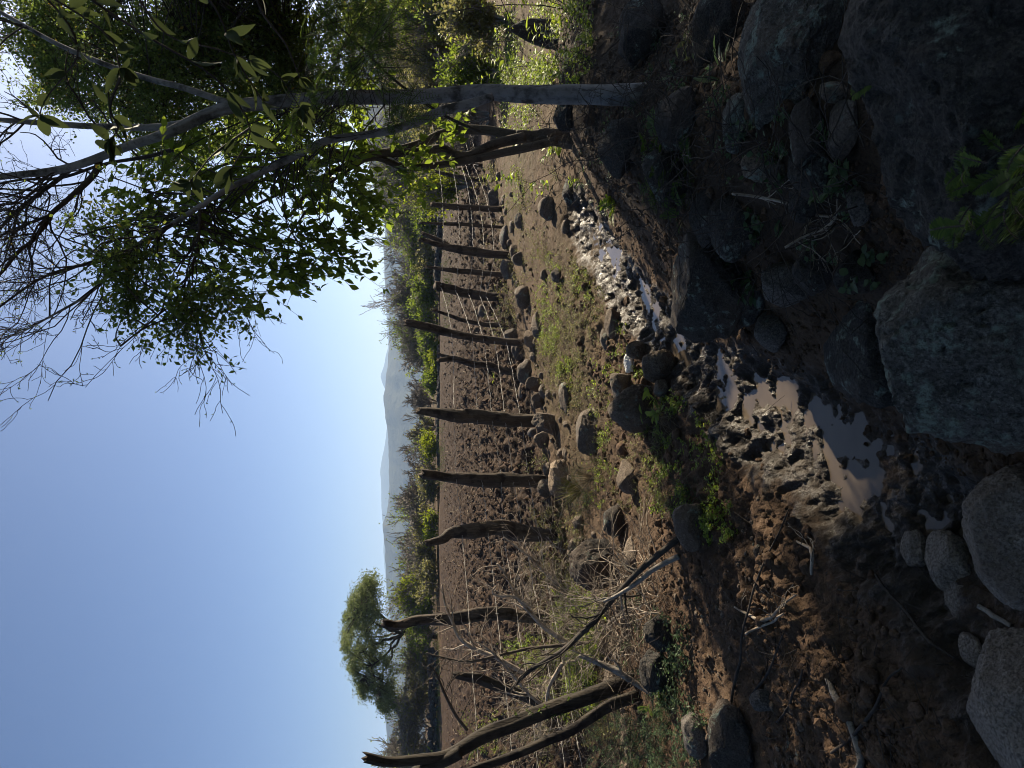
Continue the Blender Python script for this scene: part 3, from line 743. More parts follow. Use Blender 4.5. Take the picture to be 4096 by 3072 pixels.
scatter_lumps('earth_lumps', spread(2600, 2.2, 11, 36, lambda x, y: (1-field_mask(x, y))*(np.abs(chan(x, y)[0]) > .3)*(.25+np.exp(-((chan(x, y)[0]+.8)/.65)**2))*sst(-.2, .3, fbm(x*1.4, y*1.4, seed=18, o=2)), 39), .015, M['soil'], 40, .6, .75)

def stubble():
    P = spread(2600, 7, 38, 36, lambda x, y: field_mask(x, y)*sst(-.3, .3, fbm(x*.5, y*.5, seed=14, o=3)+.1), 57); rg = np.random.default_rng(58); n = len(P)
    d = rv(rg, n)*np.array([1, 1, .35])+np.array([0, 0, .12]); L = rg.uniform(.04, .16, n)*(1+P[:, 1]/25)
    s = np.linspace(0, 1, 4); Q = (P+np.array([0, 0, .015]))[:, None]+d[:, None]*(L[:, None]*s)[..., None]
    a = Acc(); tubes(a, Q, np.linspace(1, .6, 4)[None]*(.0018+P[:, 1:2]*.00025), 3); o = a.build('stubble', M['straw']); tag(o, kind='stuff')
stubble()
# ------------------------------------------------------------------ fence posts and wire
def woodmod(seed, groove=.22, f=1.7):
    def mod(V, an):
        ca = np.cos(an)[None, None]*f*np.ones(V.shape[:3]); sa = np.sin(an)[None, None]*f*np.ones(V.shape[:3])
        n = fbm(ca+seed*3.1, sa, V[..., 2]*1.3, seed, 5, .62)
        cr = 1-np.abs(fbm(ca*1.7+seed, sa*1.7, V[..., 2]*.9, seed+4, 2)); 
        return 1+groove*1.5*n-.30*sst(.90, 1, cr)
    return mod
def limb(acc, path, rad, sides=14, K=46, seed=1, groove=.2, jag=.0, cap=True):
    P = catmull(path, K); r = np.interp(np.linspace(0, 1, K), np.linspace(0, 1, len(rad)), rad)
    rng = np.random.default_rng(seed)
    P = P+np.stack([fbm(np.linspace(0, 4, K)+seed, np.zeros(K)+i*7.7, seed=seed+i, o=3) for i in range(3)], 1)*r[:, None]*.22
    b = Acc(); tubes(b, P, r, sides, cap, woodmod(seed, groove))
    V = b.verts()
    if jag:
        d = nrm(P[-1]-P[-4]); q = K*sides; top = V[q-sides*2:q]
        j = rng.uniform(-.2, 1, sides)*jag; V[q-sides:q] += d*j[:, None]; V[q-2*sides:q-sides] += d*(j*.4)[:, None]; V[-1] -= d*jag*.35
    acc.add(V, np.concatenate(b.f3) if b.f3 else None, np.concatenate(b.f4))
    return P
POSTS = []
def post(label, pix, wpx, seed, name='fence_post', mat='post_wood', prong=None, jag=.05, bury=.06, base_up=0.0):
    """pix: (k, X, Y) from foot to top"""
    pts = [cp(k, X, Y) for k, X, Y in pix]
    B = hit(*pts[0], base_up); Yd = B[1]
    path = [at(u, v, Yd-.06*i) for i, (u, v) in enumerate(pts)]; path[0] = path[0]-np.array([0, 0, bury])
    D = (B-CAM)@FWD; r = [q/2*D/FPX for q in wpx]
    a = Acc(); limb(a, path, r, 20, 70, seed, .27, jag)
    if prong:
        pp = [at(*cp(k, X, Y), Yd) for k, X, Y in prong[0]]; limb(a, pp, [q/2*D/FPX for q in prong[1]], 10, 24, seed+40, .2, jag)
    o = a.build(name, M[mat], base=B); tag(o, label, 'fence post', 'old wooden posts of the wire fence')
    POSTS.append((B, path))
post('gnarled old post, thick in the middle, leaning left', [(6, 1470, 195), (6, 1250, 175), (6, 1100, 140), (6, 960, 160), (6, 800, 175), (6, 740, 215), (6, 640, 240)], [9, 13, 16, 13, 14, 9, 6], 3, jag=.03)
post('second thick post, with a notched cleft top', [(4, 1400, 1465), (4, 1200, 1455), (4, 1000, 1450), (4, 800, 1440), (4, 700, 1425), (4, 620, 1415)], [11, 12, 13, 12.5, 8.5, 9.5], 5, jag=.04)
post('thick straight post with two stones at its foot', [(4, 1355, 1068), (4, 1150, 1070), (4, 950, 1050), (4, 800, 1040), (4, 600, 1020)], [12, 13.5, 14, 13, 7], 7, jag=.05)
post('crooked post bent like an elbow with a split top', [(4, 1215, 782), (4, 1100, 755), (4, 1030, 725), (4, 930, 720), (4, 820, 690), (4, 722, 697)], [6, 6.5, 6, 6.5, 6, 4], 9, prong=([(4, 800, 688), (4, 760, 672), (4, 715, 655)], [5, 4, 2.5]))
post('long slim post leaning to the right, tallest of the row', [(4, 1250, 588), (4, 1050, 570), (4, 900, 545), (4, 750, 515), (4, 620, 480), (4, 515, 460)], [7, 7, 7.5, 8, 8, 6.5], 11, jag=.06)
post('thin bent stick post right of the long leaning one', [(4, 1160, 478), (4, 1000, 470), (4, 880, 445), (4, 780, 410), (4, 690, 380)], [4.5, 5, 4.5, 3.5, 2.5], 13)
post('stout short post with a flat cut top and a knot', [(4, 1105, 298), (4, 1000, 290), (4, 880, 268), (4, 780, 240), (4, 695, 228)], [9.5, 10, 9.5, 9, 9], 15, jag=.02)
post('thin pointed post between the stout one and the forked one', [(4, 1130, 155), (4, 950, 140), (4, 800, 128), (4, 640, 108)], [4.5, 5.5, 5, 2.5], 17)
post('forked post with two prongs at the top', [(2, 1165, 1612), (2, 950, 1590), (2, 780, 1565), (2, 700, 1540), (2, 605, 1515)], [7, 8, 8.5, 6, 4], 19, prong=([(2, 790, 1562), (2, 720, 1520), (2, 620, 1478)], [5.5, 5, 4]))
post('very thin wavy stick post behind the wires', [(2, 1130, 1440), (2, 950, 1425), (2, 750, 1415), (2, 605, 1408)], [2.5, 3.5, 3.5, 2], 21)
post('rough flat-topped post left of the round bush', [(2, 1115, 1325), (2, 950, 1312), (2, 800, 1305), (2, 680, 1293)], [5.5, 6, 6, 5], 23)
post('slim dark post half hidden right of the round bush', [(2, 1010, 1140), (2, 900, 1128), (2, 800, 1110), (2, 700, 1085)], [4, 4.5, 4, 3], 25)
post('dark slim post seen between the two trees', [(2, 1000, 1045), (2, 900, 1040), (2, 830, 1032)], [4, 5, 4], 27)
post('tall curved weathered post standing in the dead brush', [(6, 1450, 712), (6, 1240, 705), (6, 1150, 690), (6, 1000, 690), (6, 800, 715), (6, 600, 725), (6, 470, 755), (6, 375, 745)], [9, 10, 11, 12, 12, 10.5, 9, 8], 29, jag=.04)
post('charred broken stump of a post slanting in the brush', [(6, 1480, 1330), (6, 1330, 1240), (6, 1200, 1175), (6, 1050, 1120), (6, 950, 1090), (6, 830, 1075)], [9, 9, 10, 10, 10, 7], 31, mat='dark_bark', jag=.06)

# five strands of barbed wire strung along the posts
order = sorted(POSTS, key=lambda q: q[0][0])
order = sorted([POSTS[i] for i in (0, 1, 2, 4, 6, 8, 10, 12)], key=lambda q: q[0][0])
def strand(h, label, seed):
    rng = np.random.default_rng(seed); pts = []
    for B, path in order:
        P = np.array(path); hh = B[2]+h+rng.normal()*.018
        if P[-1][2] < hh: continue
        i = np.argsort(P[:, 2]); x = np.interp(hh, P[i, 2], P[i, 0]); y = np.interp(hh, P[i, 2], P[i, 1])
        pts.append((x, y-.05, hh))
    pts = [(-3.9, 4.1, h+.05)]+pts+[(4.6, 14.9, h+hz(4.6, 14.9)), (6.2, 17, h+hz(6.2, 17))]
    path = []
    for p, q in zip(pts[:-1], pts[1:]):
        p, q = np.array(p), np.array(q); n = 22; tt = np.linspace(0, 1, n, endpoint=False)
        seg = p+(q-p)*tt[:, None]; seg[:, 2] -= .10*np.linalg.norm(q-p)*rng.uniform(.1, .45)*tt*(1-tt)
        path.append(seg)
    P = np.vstack(path); P = P+np.random.default_rng(seed+5).normal(size=P.shape)*.0035
    a = Acc(); tubes(a, P, np.full(len(P), .0021), 5)
    # twisted barbs every hand's breadth
    d = np.linalg.norm(np.diff(P, axis=0), axis=1).cumsum(); s = np.arange(.06, d[-1], .13); Q = np.stack([np.interp(s, np.append(0, d), P[:, i]) for i in range(3)], 1)
    e = rv(rng, len(Q))*.015; tubes(a, np.stack([Q-e, Q, Q+e], 1), np.full((len(Q), 3), .0014), 3)
    e = rv(rng, len(Q))*.016; tubes(a, np.stack([Q-e, Q, Q+e], 1), np.full((len(Q), 3), .0014), 3)
    o = a.build('barbed_wire', M['wire']); tag(o, label, 'barbed wire', 'five barbed strands of the fence')
for h, lb, sd_ in ((1.10, 'topmost strand of barbed wire on the old posts', 1), (.82, 'second barbed strand, next below the topmost one', 2), (.62, 'middle barbed strand of the five on the fence', 3), (.43, 'fourth barbed strand, next above the lowest one', 4), (.26, 'lowest strand of barbed wire just over the stones', 5)):
    strand(h, lb, sd_)
# ------------------------------------------------------------------ the line of trees beyond the field
GT = 'trees and scrub along the far edge of the field'
LEAFM = {'green': 'far_green', 'olive': 'far_olive', 'bright': 'far_bright', 'dark': 'far_dark'}
def far_tree(label, u, vtop, wpx, Y, leaf=None, dens=1.0, seed=1, stems=7, vleaf=None, name=None, group=GT, rmin=.017, lsz=.15, wig=.16, lev=3, nch=6, bark='far_twig', zoff=0.0):
    rng = np.random.default_rng(seed)
    B = at(u, 440, Y); B[2] = hz(B[0], B[1])+zoff-.05
    D = (B-CAM)@FWD; top = at(u, vtop, Y)[2]; H = max(top-B[2], .6); W = wpx*D/FPX/2
    out = []
    for i in range(stems):
        az = rng.uniform(0, 2*pi); sp = rng.uniform(.15, 1.0)*W/H*1.1
        d = np.array([cos(az)*sp, sin(az)*sp*.8, 1.0]); L = H*rng.uniform(.62, .92)
        grow(out, B+np.array([cos(az), sin(az), 0])*W*.08, d, L, .02*H**.7*rng.uniform(.7, 1.2), 0, lev, rng, nch, .62, wig, .07, 6, (.35, .62), .2)
    P = np.concatenate([p for p, r, l in out])
    zt = P[:, 2].max()-B[2]; xt = np.percentile(np.abs(P[:, 0]-B[0]), 98)
    sc = np.array([W/xt, W/xt, H/zt]); out = [(B+(p-B)*sc, r, l) for p, r, l in out]
    t = empty(name or ('leafy_tree' if leaf else 'bare_tree'), B)
    a = Acc(); sweep(a, out, (5, 4, 3, 3), levs=(0, 1), rmin=rmin*1.6); o = a.build('trunk', M[bark]); attach(o, t)
    a = Acc(); sweep(a, out, (5, 4, 3, 3), levs=(2, 3, 4), rmin=rmin); o = a.build('twigs', M[bark]); attach(o, t)
    if leaf:
        pts = np.concatenate([p[1:] for p, r, l in out if l >= 2])
        if vleaf is not None: pts = pts[pts[:, 2] < at(u, vleaf, Y)[2]]
        # clumps: keep whole patches of the crown, leave gaps between them
        q = (pts-B)/max(H, W); cl = fbm(q[:, 0]*5+seed, q[:, 1]*5, q[:, 2]*5, seed, 3)
        pts = pts[cl > -.18]
        n = int(3600*dens); pts = pts[rng.integers(0, len(pts), n)]+rng.normal(size=(n, 3))*lsz*.9
        a = Acc(); tinyleaves(a, pts, rv(rng, n)+np.array([0, 0, -.35]), rv(rng, n), lsz*rng.uniform(.6, 1.3, n), lsz*.55)
        o = a.build('crown', M[LEAFM[leaf]], smooth=False); attach(o, t)
    tag(t, label, 'tree' if H > 2.2 else 'bush', group); return t
def attach(o, t):
    """hang a mesh built in world coordinates under its thing"""
    me = o.data; n = len(me.vertices); c = np.empty(n*3, np.float32); me.vertices.foreach_get('co', c)
    c = c.reshape(-1, 3)-np.array(t.location, np.float32); me.vertices.foreach_set('co', c.ravel()); me.update(); o.parent = t

FT = [
 ('tall bare grey tree at the left edge of the far tree line', 8, 376, 60, 50, None, 1, 12),
 ('bare bushy tree with a thin olive haze of buds, left edge', 30, 388, 90, 46, 'olive', .5, 7),
 ('wide grey-green scrub tree second from the left in the tree line', 72, 390, 84, 47, 'olive', .8, 8),
 ('olive scrub tree to the left under the big umbrella-shaped crown', 108, 398, 60, 46, 'olive', .9, 7),
 ('mid-green leafy bush right under the big umbrella-shaped crown', 140, 402, 58, 45, 'green', 1.2, 7),
 ('fresh yellow-green tree right beside the big umbrella-shaped tree', 174, 388, 40, 46, 'bright', 1.0, 6),
 ('low olive bush at the foot of the fresh yellow-green tree', 186, 416, 52, 44, 'olive', 1.0, 7),
 ('wide bare brown tree right of the fresh yellow-green one', 216, 396, 66, 48, None, 1, 10),
 ('bare tree with green lower boughs behind the gnarled post', 236, 404, 56, 45, 'olive', .7, 8),
 ('low fresh green bush between the gnarled and the notched post', 242, 424, 30, 43, 'bright', .5, 6),
 ('bare spreading tree just left of the notched thick post', 278, 394, 62, 47, None, 1, 10),
 ('green bush under the bare spreading tree at the notched post', 286, 414, 44, 44, 'olive', .9, 7),
 ('small round bright green bush right of the notched post', 321, 421, 24, 42.5, 'bright', .8, 6),
 ('black leafless snag leaning over the small bright green bush', 315, 410, 26, 43.5, None, 1, 3),
 ('thin bare tree right of the small bright green bush', 340, 405, 30, 46, 'olive', .25, 5),
 ('thin bare tree over the top of the thick straight post', 366, 402, 34, 47, None, 1, 6),
 ('bright green bush between the straight and the crooked post', 392, 422, 38, 43, 'green', 1.0, 8),
 ('low green bush beside the bright one at the crooked post', 408, 432, 30, 42.5, 'bright', .6, 7),
 ('fan-shaped bare tree above the crooked post', 420, 398, 48, 47, None, 1, 10),
 ('mid-green bush behind the tip of the long leaning post', 436, 412, 44, 44, 'green', 1.1, 8),
 ('bare fan-shaped tree at the tip of the long leaning post', 452, 392, 40, 48, None, 1, 9),
 ('dense green bush between the long leaning and the stout post', 466, 408, 50, 43.5, 'green', 1.5, 9),
 ('tall bare pale tree reaching highest above the stout post', 480, 379, 44, 49, None, 1, 10),
 ('loose green tree behind the thin pointed post', 508, 392, 46, 45, 'green', 1.2, 8),
 ('rounded green bush low behind the thin pointed post', 500, 415, 40, 43, 'olive', 1.0, 8),
 ('half-bare tree with loose green crown behind the forked post', 538, 385, 48, 46, 'green', .9, 9),
 ('bare grey tree behind the flat-topped post', 560, 376, 46, 48, None, 1, 10),
 ('dense green scrub between the forked post and the round bush', 545, 412, 50, 42, 'green', 1.3, 8),
 ('bare grey tree on the right under the hill slope', 600, 366, 60, 52, None, 1, 11),
]
for i, (lb, u, vt, wp, Y, lf, dn_, st) in enumerate(FT):
    far_tree(lb, u, vt, wp, Y, lf, dn_, 100+i*7, st, vleaf=(vt+12 if 'lower' in lb else None))
GS = 'scrub beyond the two trees on the right'
for i, (lb, u, vt, wp, Y, lf, dn_, st) in enumerate([
 ('spiky yellow-green shrub just left of the multi-stemmed tree', 584, 384, 42, 20, 'bright', .9, 9),
 ('olive thorn bush behind the multi-stemmed tree', 622, 396, 60, 21, 'olive', 1.2, 9),
 ('grey-green thicket bush right behind the pale trunk', 668, 384, 70, 19, 'olive', 1.2, 9),
 ('pale olive shrub right of the pale trunk, sunlit', 712, 376, 62, 17, 'olive', 1.8, 10),
 ('bright olive shrub at the right border behind hanging leaves', 758, 372, 60, 16, 'green', 1.6, 10),
 ('low green thorn bush between pale trunk and black pointed boulder', 700, 430, 70, 13.5, 'green', 1.5, 9),
 ('low twiggy bush at the right border above the black boulder', 752, 428, 60, 12.5, 'olive', 1.2, 9),
 ('brown leafless thicket low behind the pale trunk', 655, 428, 60, 15, None, 1, 9),
 ('leafless scrub tree at the right border on the slope', 770, 352, 70, 26, None, 1, 10),
 ('tall leafless scrub tree right of the pale trunk', 715, 356, 60, 28, None, 1, 10)]):
    far_tree(lb, u, vt, wp, Y, lf, dn_, 400+i*7, st, group=GS, rmin=.006, lsz=.075 if Y < 18 else .10)

# scrub behind them that reads as one mass
def belt():
    rng = np.random.default_rng(808); out = []; LP = []
    for i in range(110):
        u = rng.uniform(-40, 800); Y = rng.uniform(48, 58); top = np.interp(u, [-40, 60, 110, 200, 300, 370, 420, 500, 560, 640, 800], [389, 389, 400, 400, 406, 414, 402, 387, 383, 378, 368])+rng.uniform(-3, 14)
        B = at(u, 440, Y); B[2] = hz(B[0], B[1]); H = at(u, top, Y)[2]-B[2]; o = []
        for k in range(4): grow(o, B+rng.normal(size=3)*np.array([.6, .6, 0]), np.array([rng.normal()*.45, rng.normal()*.3, 1]), H*rng.uniform(.7, 1.0), .03, 0, 2, rng, 6, .6, .15, .07, 6, (.35, .62), .2)
        out += o
        if rng.uniform() < .62: LP.append(np.concatenate([p[2:] for p, r, l in o if l >= 1]))
    a = Acc(); sweep(a, out, (4, 3, 3), rmin=.018); b = a.build('far_scrub', M['far_twig']); tag(b, kind='stuff')
    P = np.concatenate(LP); P = P[rng.integers(0, len(P), 26000)]; n = len(P); P = P+rng.normal(size=P.shape)*.12
    a = Acc(); tinyleaves(a, P, rv(rng, n), rv(rng, n), rng.uniform(.10, .2, n), .09); c = a.build('far_scrub_leaves', M['far_green'], smooth=False); tag(c, kind='stuff')
belt()
# the big umbrella-shaped tree
def umbrella_tree():
    Y = 47; rng = np.random.default_rng(77)
    B = at(132, 436, Y); B[2] = hz(B[0], B[1])-.05
    A_ = lambda u, v, dy=0: at(u, v, Y+dy)
    t = empty('umbrella_tree', B); limbs = []
    def lm(pts, w, n=24):
        P = catmull(pts, n); D = Y; P = P+np.stack([fbm(np.linspace(0, 3.5, n)+len(limbs)*9, np.zeros(n)+k_*5.5, seed=33+k_, o=3) for k_ in range(3)], 1)*.30*np.minimum(1, np.linspace(0, 4, n))[:, None]; r = np.interp(np.linspace(0, 1, n), np.linspace(0, 1, len(w)), w)*D/FPX/2; limbs.append((P, r)); return P
    a = Acc()
    lm([B, A_(133, 420), A_(135, 405), A_(134, 400)], [6, 5, 4.5, 4])
    lm([A_(134, 402), A_(141, 392), A_(147, 384, .6), A_(160, 374, 1), A_(176, 368, 1.5)], [3.5, 3, 2.4, 1.7, .8])
    lm([A_(134, 402), A_(140, 388, -.8), A_(148, 372, -1), A_(150, 358, -1)], [3, 2.4, 1.8, .8])
    lm([A_(134, 402), A_(127, 388), A_(120, 372), A_(112, 356)], [3.4, 2.8, 2, .9])
    lm([A_(134, 403), A_(122, 396, .8), A_(104, 388, 1), A_(84, 380, 1)], [2.8, 2.3, 1.7, .8])
    lm([A_(134, 402), A_(124, 392, -1.2), A_(110, 380, -1.6), A_(92, 366, -1.6)], [2.6, 2.2, 1.6, .8])
    lm([A_(135, 402), A_(133, 385, 1.4), A_(132, 365, 1.8), A_(130, 350, 1.8)], [2.6, 2, 1.4, .8])
    for P, r in limbs: tubes(a, P, r, 7)
    o = a.build('trunk', M['dark_bark']); attach(o, t)
    # clumps of drooping sprays filling a flattened dome that hangs lower at the left
    prof_u = np.array([56, 62, 72, 86, 100, 116, 132, 150, 166, 178, 190]); top = np.array([384, 372, 360, 351, 345, 341, 339.5, 342, 347, 353, 364]); bot = np.array([390, 393, 393, 391, 388, 385, 381, 379, 376, 374, 372])
    C = []
    while len(C) < 480:
        u = rng.uniform(57, 189); s = rng.uniform()
        tp, bt = np.interp(u, prof_u, top), np.interp(u, prof_u, bot); f = rng.uniform()**1.25
        v = tp+1.5+(bt-tp)*f
        dy = rng.uniform(-1, 1)*2.6*(1-abs((u-125)/72)**2)**.5
        if fbm(np.array([u*.055]), np.array([v*.09]), np.array([dy*.5]), 9, 2)[0] < -.22: continue
        C.append(A_(u, v, dy))
    C = np.array(C); tw = []; Lp = []
    LP = np.concatenate([P for P, r in limbs[1:]])
    for c in C:
        q = LP[np.argmin(np.linalg.norm(LP-c, axis=1))]; mid = (q+c)/2+np.array([0, 0, .15]); tw.append(catmull([q, mid, c], 6))
        for k in range(6):
            d = nrm(np.array([rng.normal(), rng.normal(), rng.normal()*.5])); L = rng.uniform(.3, .95)
            s = np.linspace(0, 1, 13)[:, None]; P = c+d*L*s+np.array([0, 0, -.30])*s**2+rng.normal(size=(13, 3))*.05
            Lp.append(P)
    a = Acc(); tubes(a, np.array(tw), np.linspace(.03, .012, 6)[None]*np.ones((len(tw), 1)), 3); o = a.build('twigs', M['dark_bark']); attach(o, t)
    P = np.concatenate(Lp); n = len(P); a = Acc()
    tinyleaves(a, P, rv(rng, n)+np.array([0, 0, -.7]), rv(rng, n), rng.uniform(.10, .19, n), .055)
    o = a.build('crown', M['far_dark'], smooth=False); attach(o, t)
    tag(t, 'big umbrella-shaped tree with a broad drooping crown, tallest beyond the field', 'tree', GT)
umbrella_tree()

# low dark dry-stone wall along the far edge of the field
def far_wall(label, u0, v0, u1, v1, Y0, Y1, h, seed):
    rng = np.random.default_rng(seed); a = Acc(); n = 190
    p0, p1 = at(u0, v0, Y0), at(u1, v1, Y1)
    for i in range(n):
        f = rng.uniform(); q = p0*(1-f)+p1*f; z = hz(q[0], q[1])
        p, fc = rock_shape(seed*10+i % 9, 2, 6, .4); s = rng.uniform(.12, .26)
        a.add(p*s*np.array([1.2, .8, .75])+np.array([q[0], q[1]+rng.normal()*.1, z+rng.uniform(0, h)]), fc)
    o = a.build('stone_wall', M['rock_dark'], smooth=False); tag(o, label, 'stone wall')
far_wall('low dark dry-stone wall under the scrub at the far left of the field', -60, 438, 118, 438, 42.5, 43, .55, 61)
far_wall('low dark dry-stone wall along the field edge behind the straight posts', 305, 440, 420, 442, 42, 41.5, .05, 62)
far_wall('dark dry-stone wall at the field edge behind the forked post', 480, 443, 640, 452, 41, 33, .22, 63)

# ------------------------------------------------------------------ near trees on the right
def px_path(pts, Y0, dY):
    return [at(u, v, Y0+d) for (u, v), d in zip(pts, dY)]
def limb_mesh(t, name, pts, wpx, Y0, dy, mat, seed, sides=14, K=50, groove=.08):
    n = len(pts); dY = np.linspace(dy[0], dy[1], n); path = px_path(pts, Y0, dY)
    r = [q/2*((P-CAM)@FWD)/FPX for q, P in zip(wpx, path)]
    a = Acc(); P = limb(a, path, r, sides, K, seed, groove); o = a.build(name, M[mat]); attach(o, t)
    return P, np.interp(np.linspace(0, 1, K), np.linspace(0, 1, n), r)
def spray(rng, tw, c, q, kind, LV, r0=.0028, sag=.25):
    """a twig from limb point q out to c, then side twigs carrying leaves"""
    mid = (q+c)/2+rng.normal(size=3)*.06*np.linalg.norm(c-q)+np.array([0, 0, .10])*np.linalg.norm(c-q)
    lq = np.linalg.norm(c-q)
    if kind != 'fine' and lq > .8: q = c+(q-c)*.8/lq
    if kind == 'pinnate': r0 = .0014; q = c+(q-c)*min(1, .45/np.linalg.norm(q-c)); mid = (q+c)/2+rng.normal(size=3)*.02
    main = catmull([q, mid, c], 8); tw.append((main, np.linspace(r0*1.5, r0*.6, 8), 1))
    d0 = nrm(c-mid)
    if kind == 'big':
        for k in range(rng.integers(2, 5)):
            d = nrm(d0+rng.normal(size=3)*.8+np.array([0, 0, -.25])); L = rng.uniform(.14, .34)
            s = np.linspace(0, 1, 7)[:, None]; P = c+d*L*s+np.array([0, 0, -sag*L])*s**2; tw.append((P, np.linspace(r0*.6, r0*.3, 7), 2))
            n = rng.integers(6, 10); f = rng.uniform(.15, 1, n)[:, None]
            pos = c+d*L*f+np.array([0, 0, -sag*L])*f**2
            LV.append((pos, nrm(rng.normal(size=(n, 3))*.75+d*.5+np.array([0, 0, -.75])), rv(rng, n), rng.uniform(.6, 1.25, n)*.0150*np.linalg.norm(c-CAM)**.95, .5))
    elif kind == 'fine':
        for k in range(rng.integers(4, 7)):
            d = nrm(rng.normal(size=3)+d0*.4+np.array([0, 0, -.1])); L = rng.uniform(.14, .34)
            s = np.linspace(0, 1, 7)[:, None]; P = c+d*L*s+np.array([0, 0, -sag*L])*s**2; tw.append((P, np.linspace(r0*.45, r0*.2, 7), 2))
            n = rng.integers(22, 36); f = rng.uniform(.05, 1, n)[:, None]
            pos = c+d*L*f+np.array([0, 0, -sag*L])*f**2+rng.normal(size=(n, 3))*.02
            LV.append((pos, nrm(rng.normal(size=(n, 3))+np.array([0, 0, -.2])), rv(rng, n), rng.uniform(.018, .036, n), .55))
    elif kind == 'pinnate':
        for k in range(rng.integers(3, 6)):
            d = nrm(rng.normal(size=3)*np.array([1, 1, .5])+d0*.3+np.array([0, 0, -.5])); L = rng.uniform(.10, .22)
            m = 18; f = np.linspace(.1, 1, m)[:, None]; pos = c+d*L*f+np.array([0, 0, -.3*L])*f**2
            tw.append((c+d*L*np.linspace(0, 1, 7)[:, None]+np.array([0, 0, -.3*L])*np.linspace(0, 1, 7)[:, None]**2, np.full(7, .0009), 2))
            sd = nrm(np.cross(d, rng.normal(size=3)))
            for sgn in (-1, 1):
                LV.append((pos, np.repeat(nrm(sd*sgn+d*.45)[None], m, 0), np.repeat(np.cross(sd, d)[None], m, 0)+rng.normal(size=(m, 3))*.15, .030*(1.05-.6*f[:, 0]), .22))
def crown_from(t, blobs, limbs, rng, mats, tname='twigs'):
    LPs = np.concatenate([P for P in limbs]); tw = []; LV = {'big': [], 'fine': [], 'pinnate': []}
    for (u, v, ru, rv_, Y, dY, kind, n) in blobs:
        k = 0
        while k < n:
            q = rng.uniform(-1, 1, 3)
            if q@q > 1: continue
            k += 1
            c = at(u+q[0]*ru, v+q[1]*rv_, Y+q[2]*dY)
            j = np.argsort(np.linalg.norm(LPs-c, axis=1))[rng.integers(0, min(40, len(LPs)))]
            spray(rng, tw, c, LPs[j], kind, LV[kind])
    a = Acc(); sweep(a, tw, (6, 5, 3), rmin=.0011); o = a.build(tname, M['twig']); attach(o, t)
    for kd, L in LV.items():
        if not L: continue
        a = Acc(); pos = np.concatenate([x[0] for x in L]); d = np.concatenate([x[1] for x in L]); nm = np.concatenate([x[2] for x in L])
        ln = np.concatenate([np.broadcast_to(x[3], (len(x[0]),)) for x in L]); wd = np.concatenate([np.full(len(x[0]), x[4]) for x in L])*ln
        if kd == 'big': leaves(a, pos, d, nm, ln, wd, .22, .2)
        else: tinyleaves(a, pos, d, nm, ln, wd)
        o = a.build('crown', M[mats[kd]], smooth=(kd == 'big')); attach(o, t)

rng = np.random.default_rng(11)
B1 = hit(673, 638); Y1 = B1[1]
T1 = empty('pale_bark_tree', B1); L1 = []
b = lambda *a, **k: L1.append(limb_mesh(T1, *a, **k))
b('trunk', [(673, 648), (673, 610), (673.5, 578), (674, 530), (676, 483), (673, 440), (671.5, 404), (670, 325), (665, 269), (658, 221), (634, 166), (621, 127), (600, 68), (591, 0), (584, -60)], [23, 19, 17.3, 16.3, 15.6, 15, 14, 13, 12.5, 11.5, 9, 8, 7, 6, 5.5], Y1, (0, .5), 'pale_bark', 3, sides=24, K=130, groove=.13)
b('limb', [(646, 196), (641, 158), (641.4, 103), (648, 0), (653, -60)], [8, 6.5, 6, 5, 4], Y1+.42, (0, .3), 'pale_bark', 5, K=36)
b('limb', [(664, 232), (680, 185), (695, 130), (720, 66), (747, 16), (770, -25)], [7, 6, 5.5, 4.5, 4, 3], Y1+.3, (0, .6), 'pale_bark', 7, K=36)
b('limb', [(609, 100), (593, 94), (568, 67), (552, 49), (529, 34), (516, 18), (494, 0), (478, -20)], [7, 6, 5, 4.6, 4, 3.6, 3, 2.5], Y1+.45, (0, -.3), 'twig', 9, K=36, sides=9)
b('limb', [(604, 76), (593, 64), (575, 40), (558, 18), (540, 0), (524, -22)], [5.5, 5, 4.2, 3.6, 3, 2.5], Y1+.48, (0, .3), 'twig', 10, K=30, sides=9)
b('limb', [(552, 49), (545, 30), (538, 12), (529, -5)], [3.2, 2.8, 2.4, 2], Y1+.3, (0, .2), 'twig', 12, K=20, sides=8)
b('limb', [(671, 492), (664, 470), (656, 440), (646, 416), (637, 388), (632, 357), (627, 325), (612, 296), (590, 250), (577, 224), (549.6, 181), (525, 142), (508.6, 120.6), (489, 105), (471, 84.4), (453, 53), (437, 24), (429, 2)], [8, 9.5, 9, 8.5, 8, 7.5, 7.2, 6.6, 6.2, 5.8, 5.4, 5, 4.6, 4, 3.2, 2.4, 1.7, 1.2], Y1, (0, -.2), 'pale_bark', 14, K=110, sides=14)
b('limb', [(512, 123), (506, 96.5), (499, 66), (487, 36), (461.5, 0), (450, -16)], [4, 3.5, 3, 2.5, 2, 1.6], Y1-.1, (0, -.3), 'twig', 15, K=30, sides=8)
b('limb', [(560, 200), (525, 198), (493, 189), (472, 166.4), (454, 159), (422, 120.6)], [3.6, 3, 2.6, 2, 1.6, .9], Y1-.1, (0, -.4), 'twig', 16, K=36, sides=7)
b('limb', [(620, 178), (612, 150), (604, 105), (590, 60), (588, 20), (580, -20)], [4.5, 4, 3.2, 3, 2.4, 2], Y1+.5, (0, .5), 'twig', 17, K=30, sides=8)
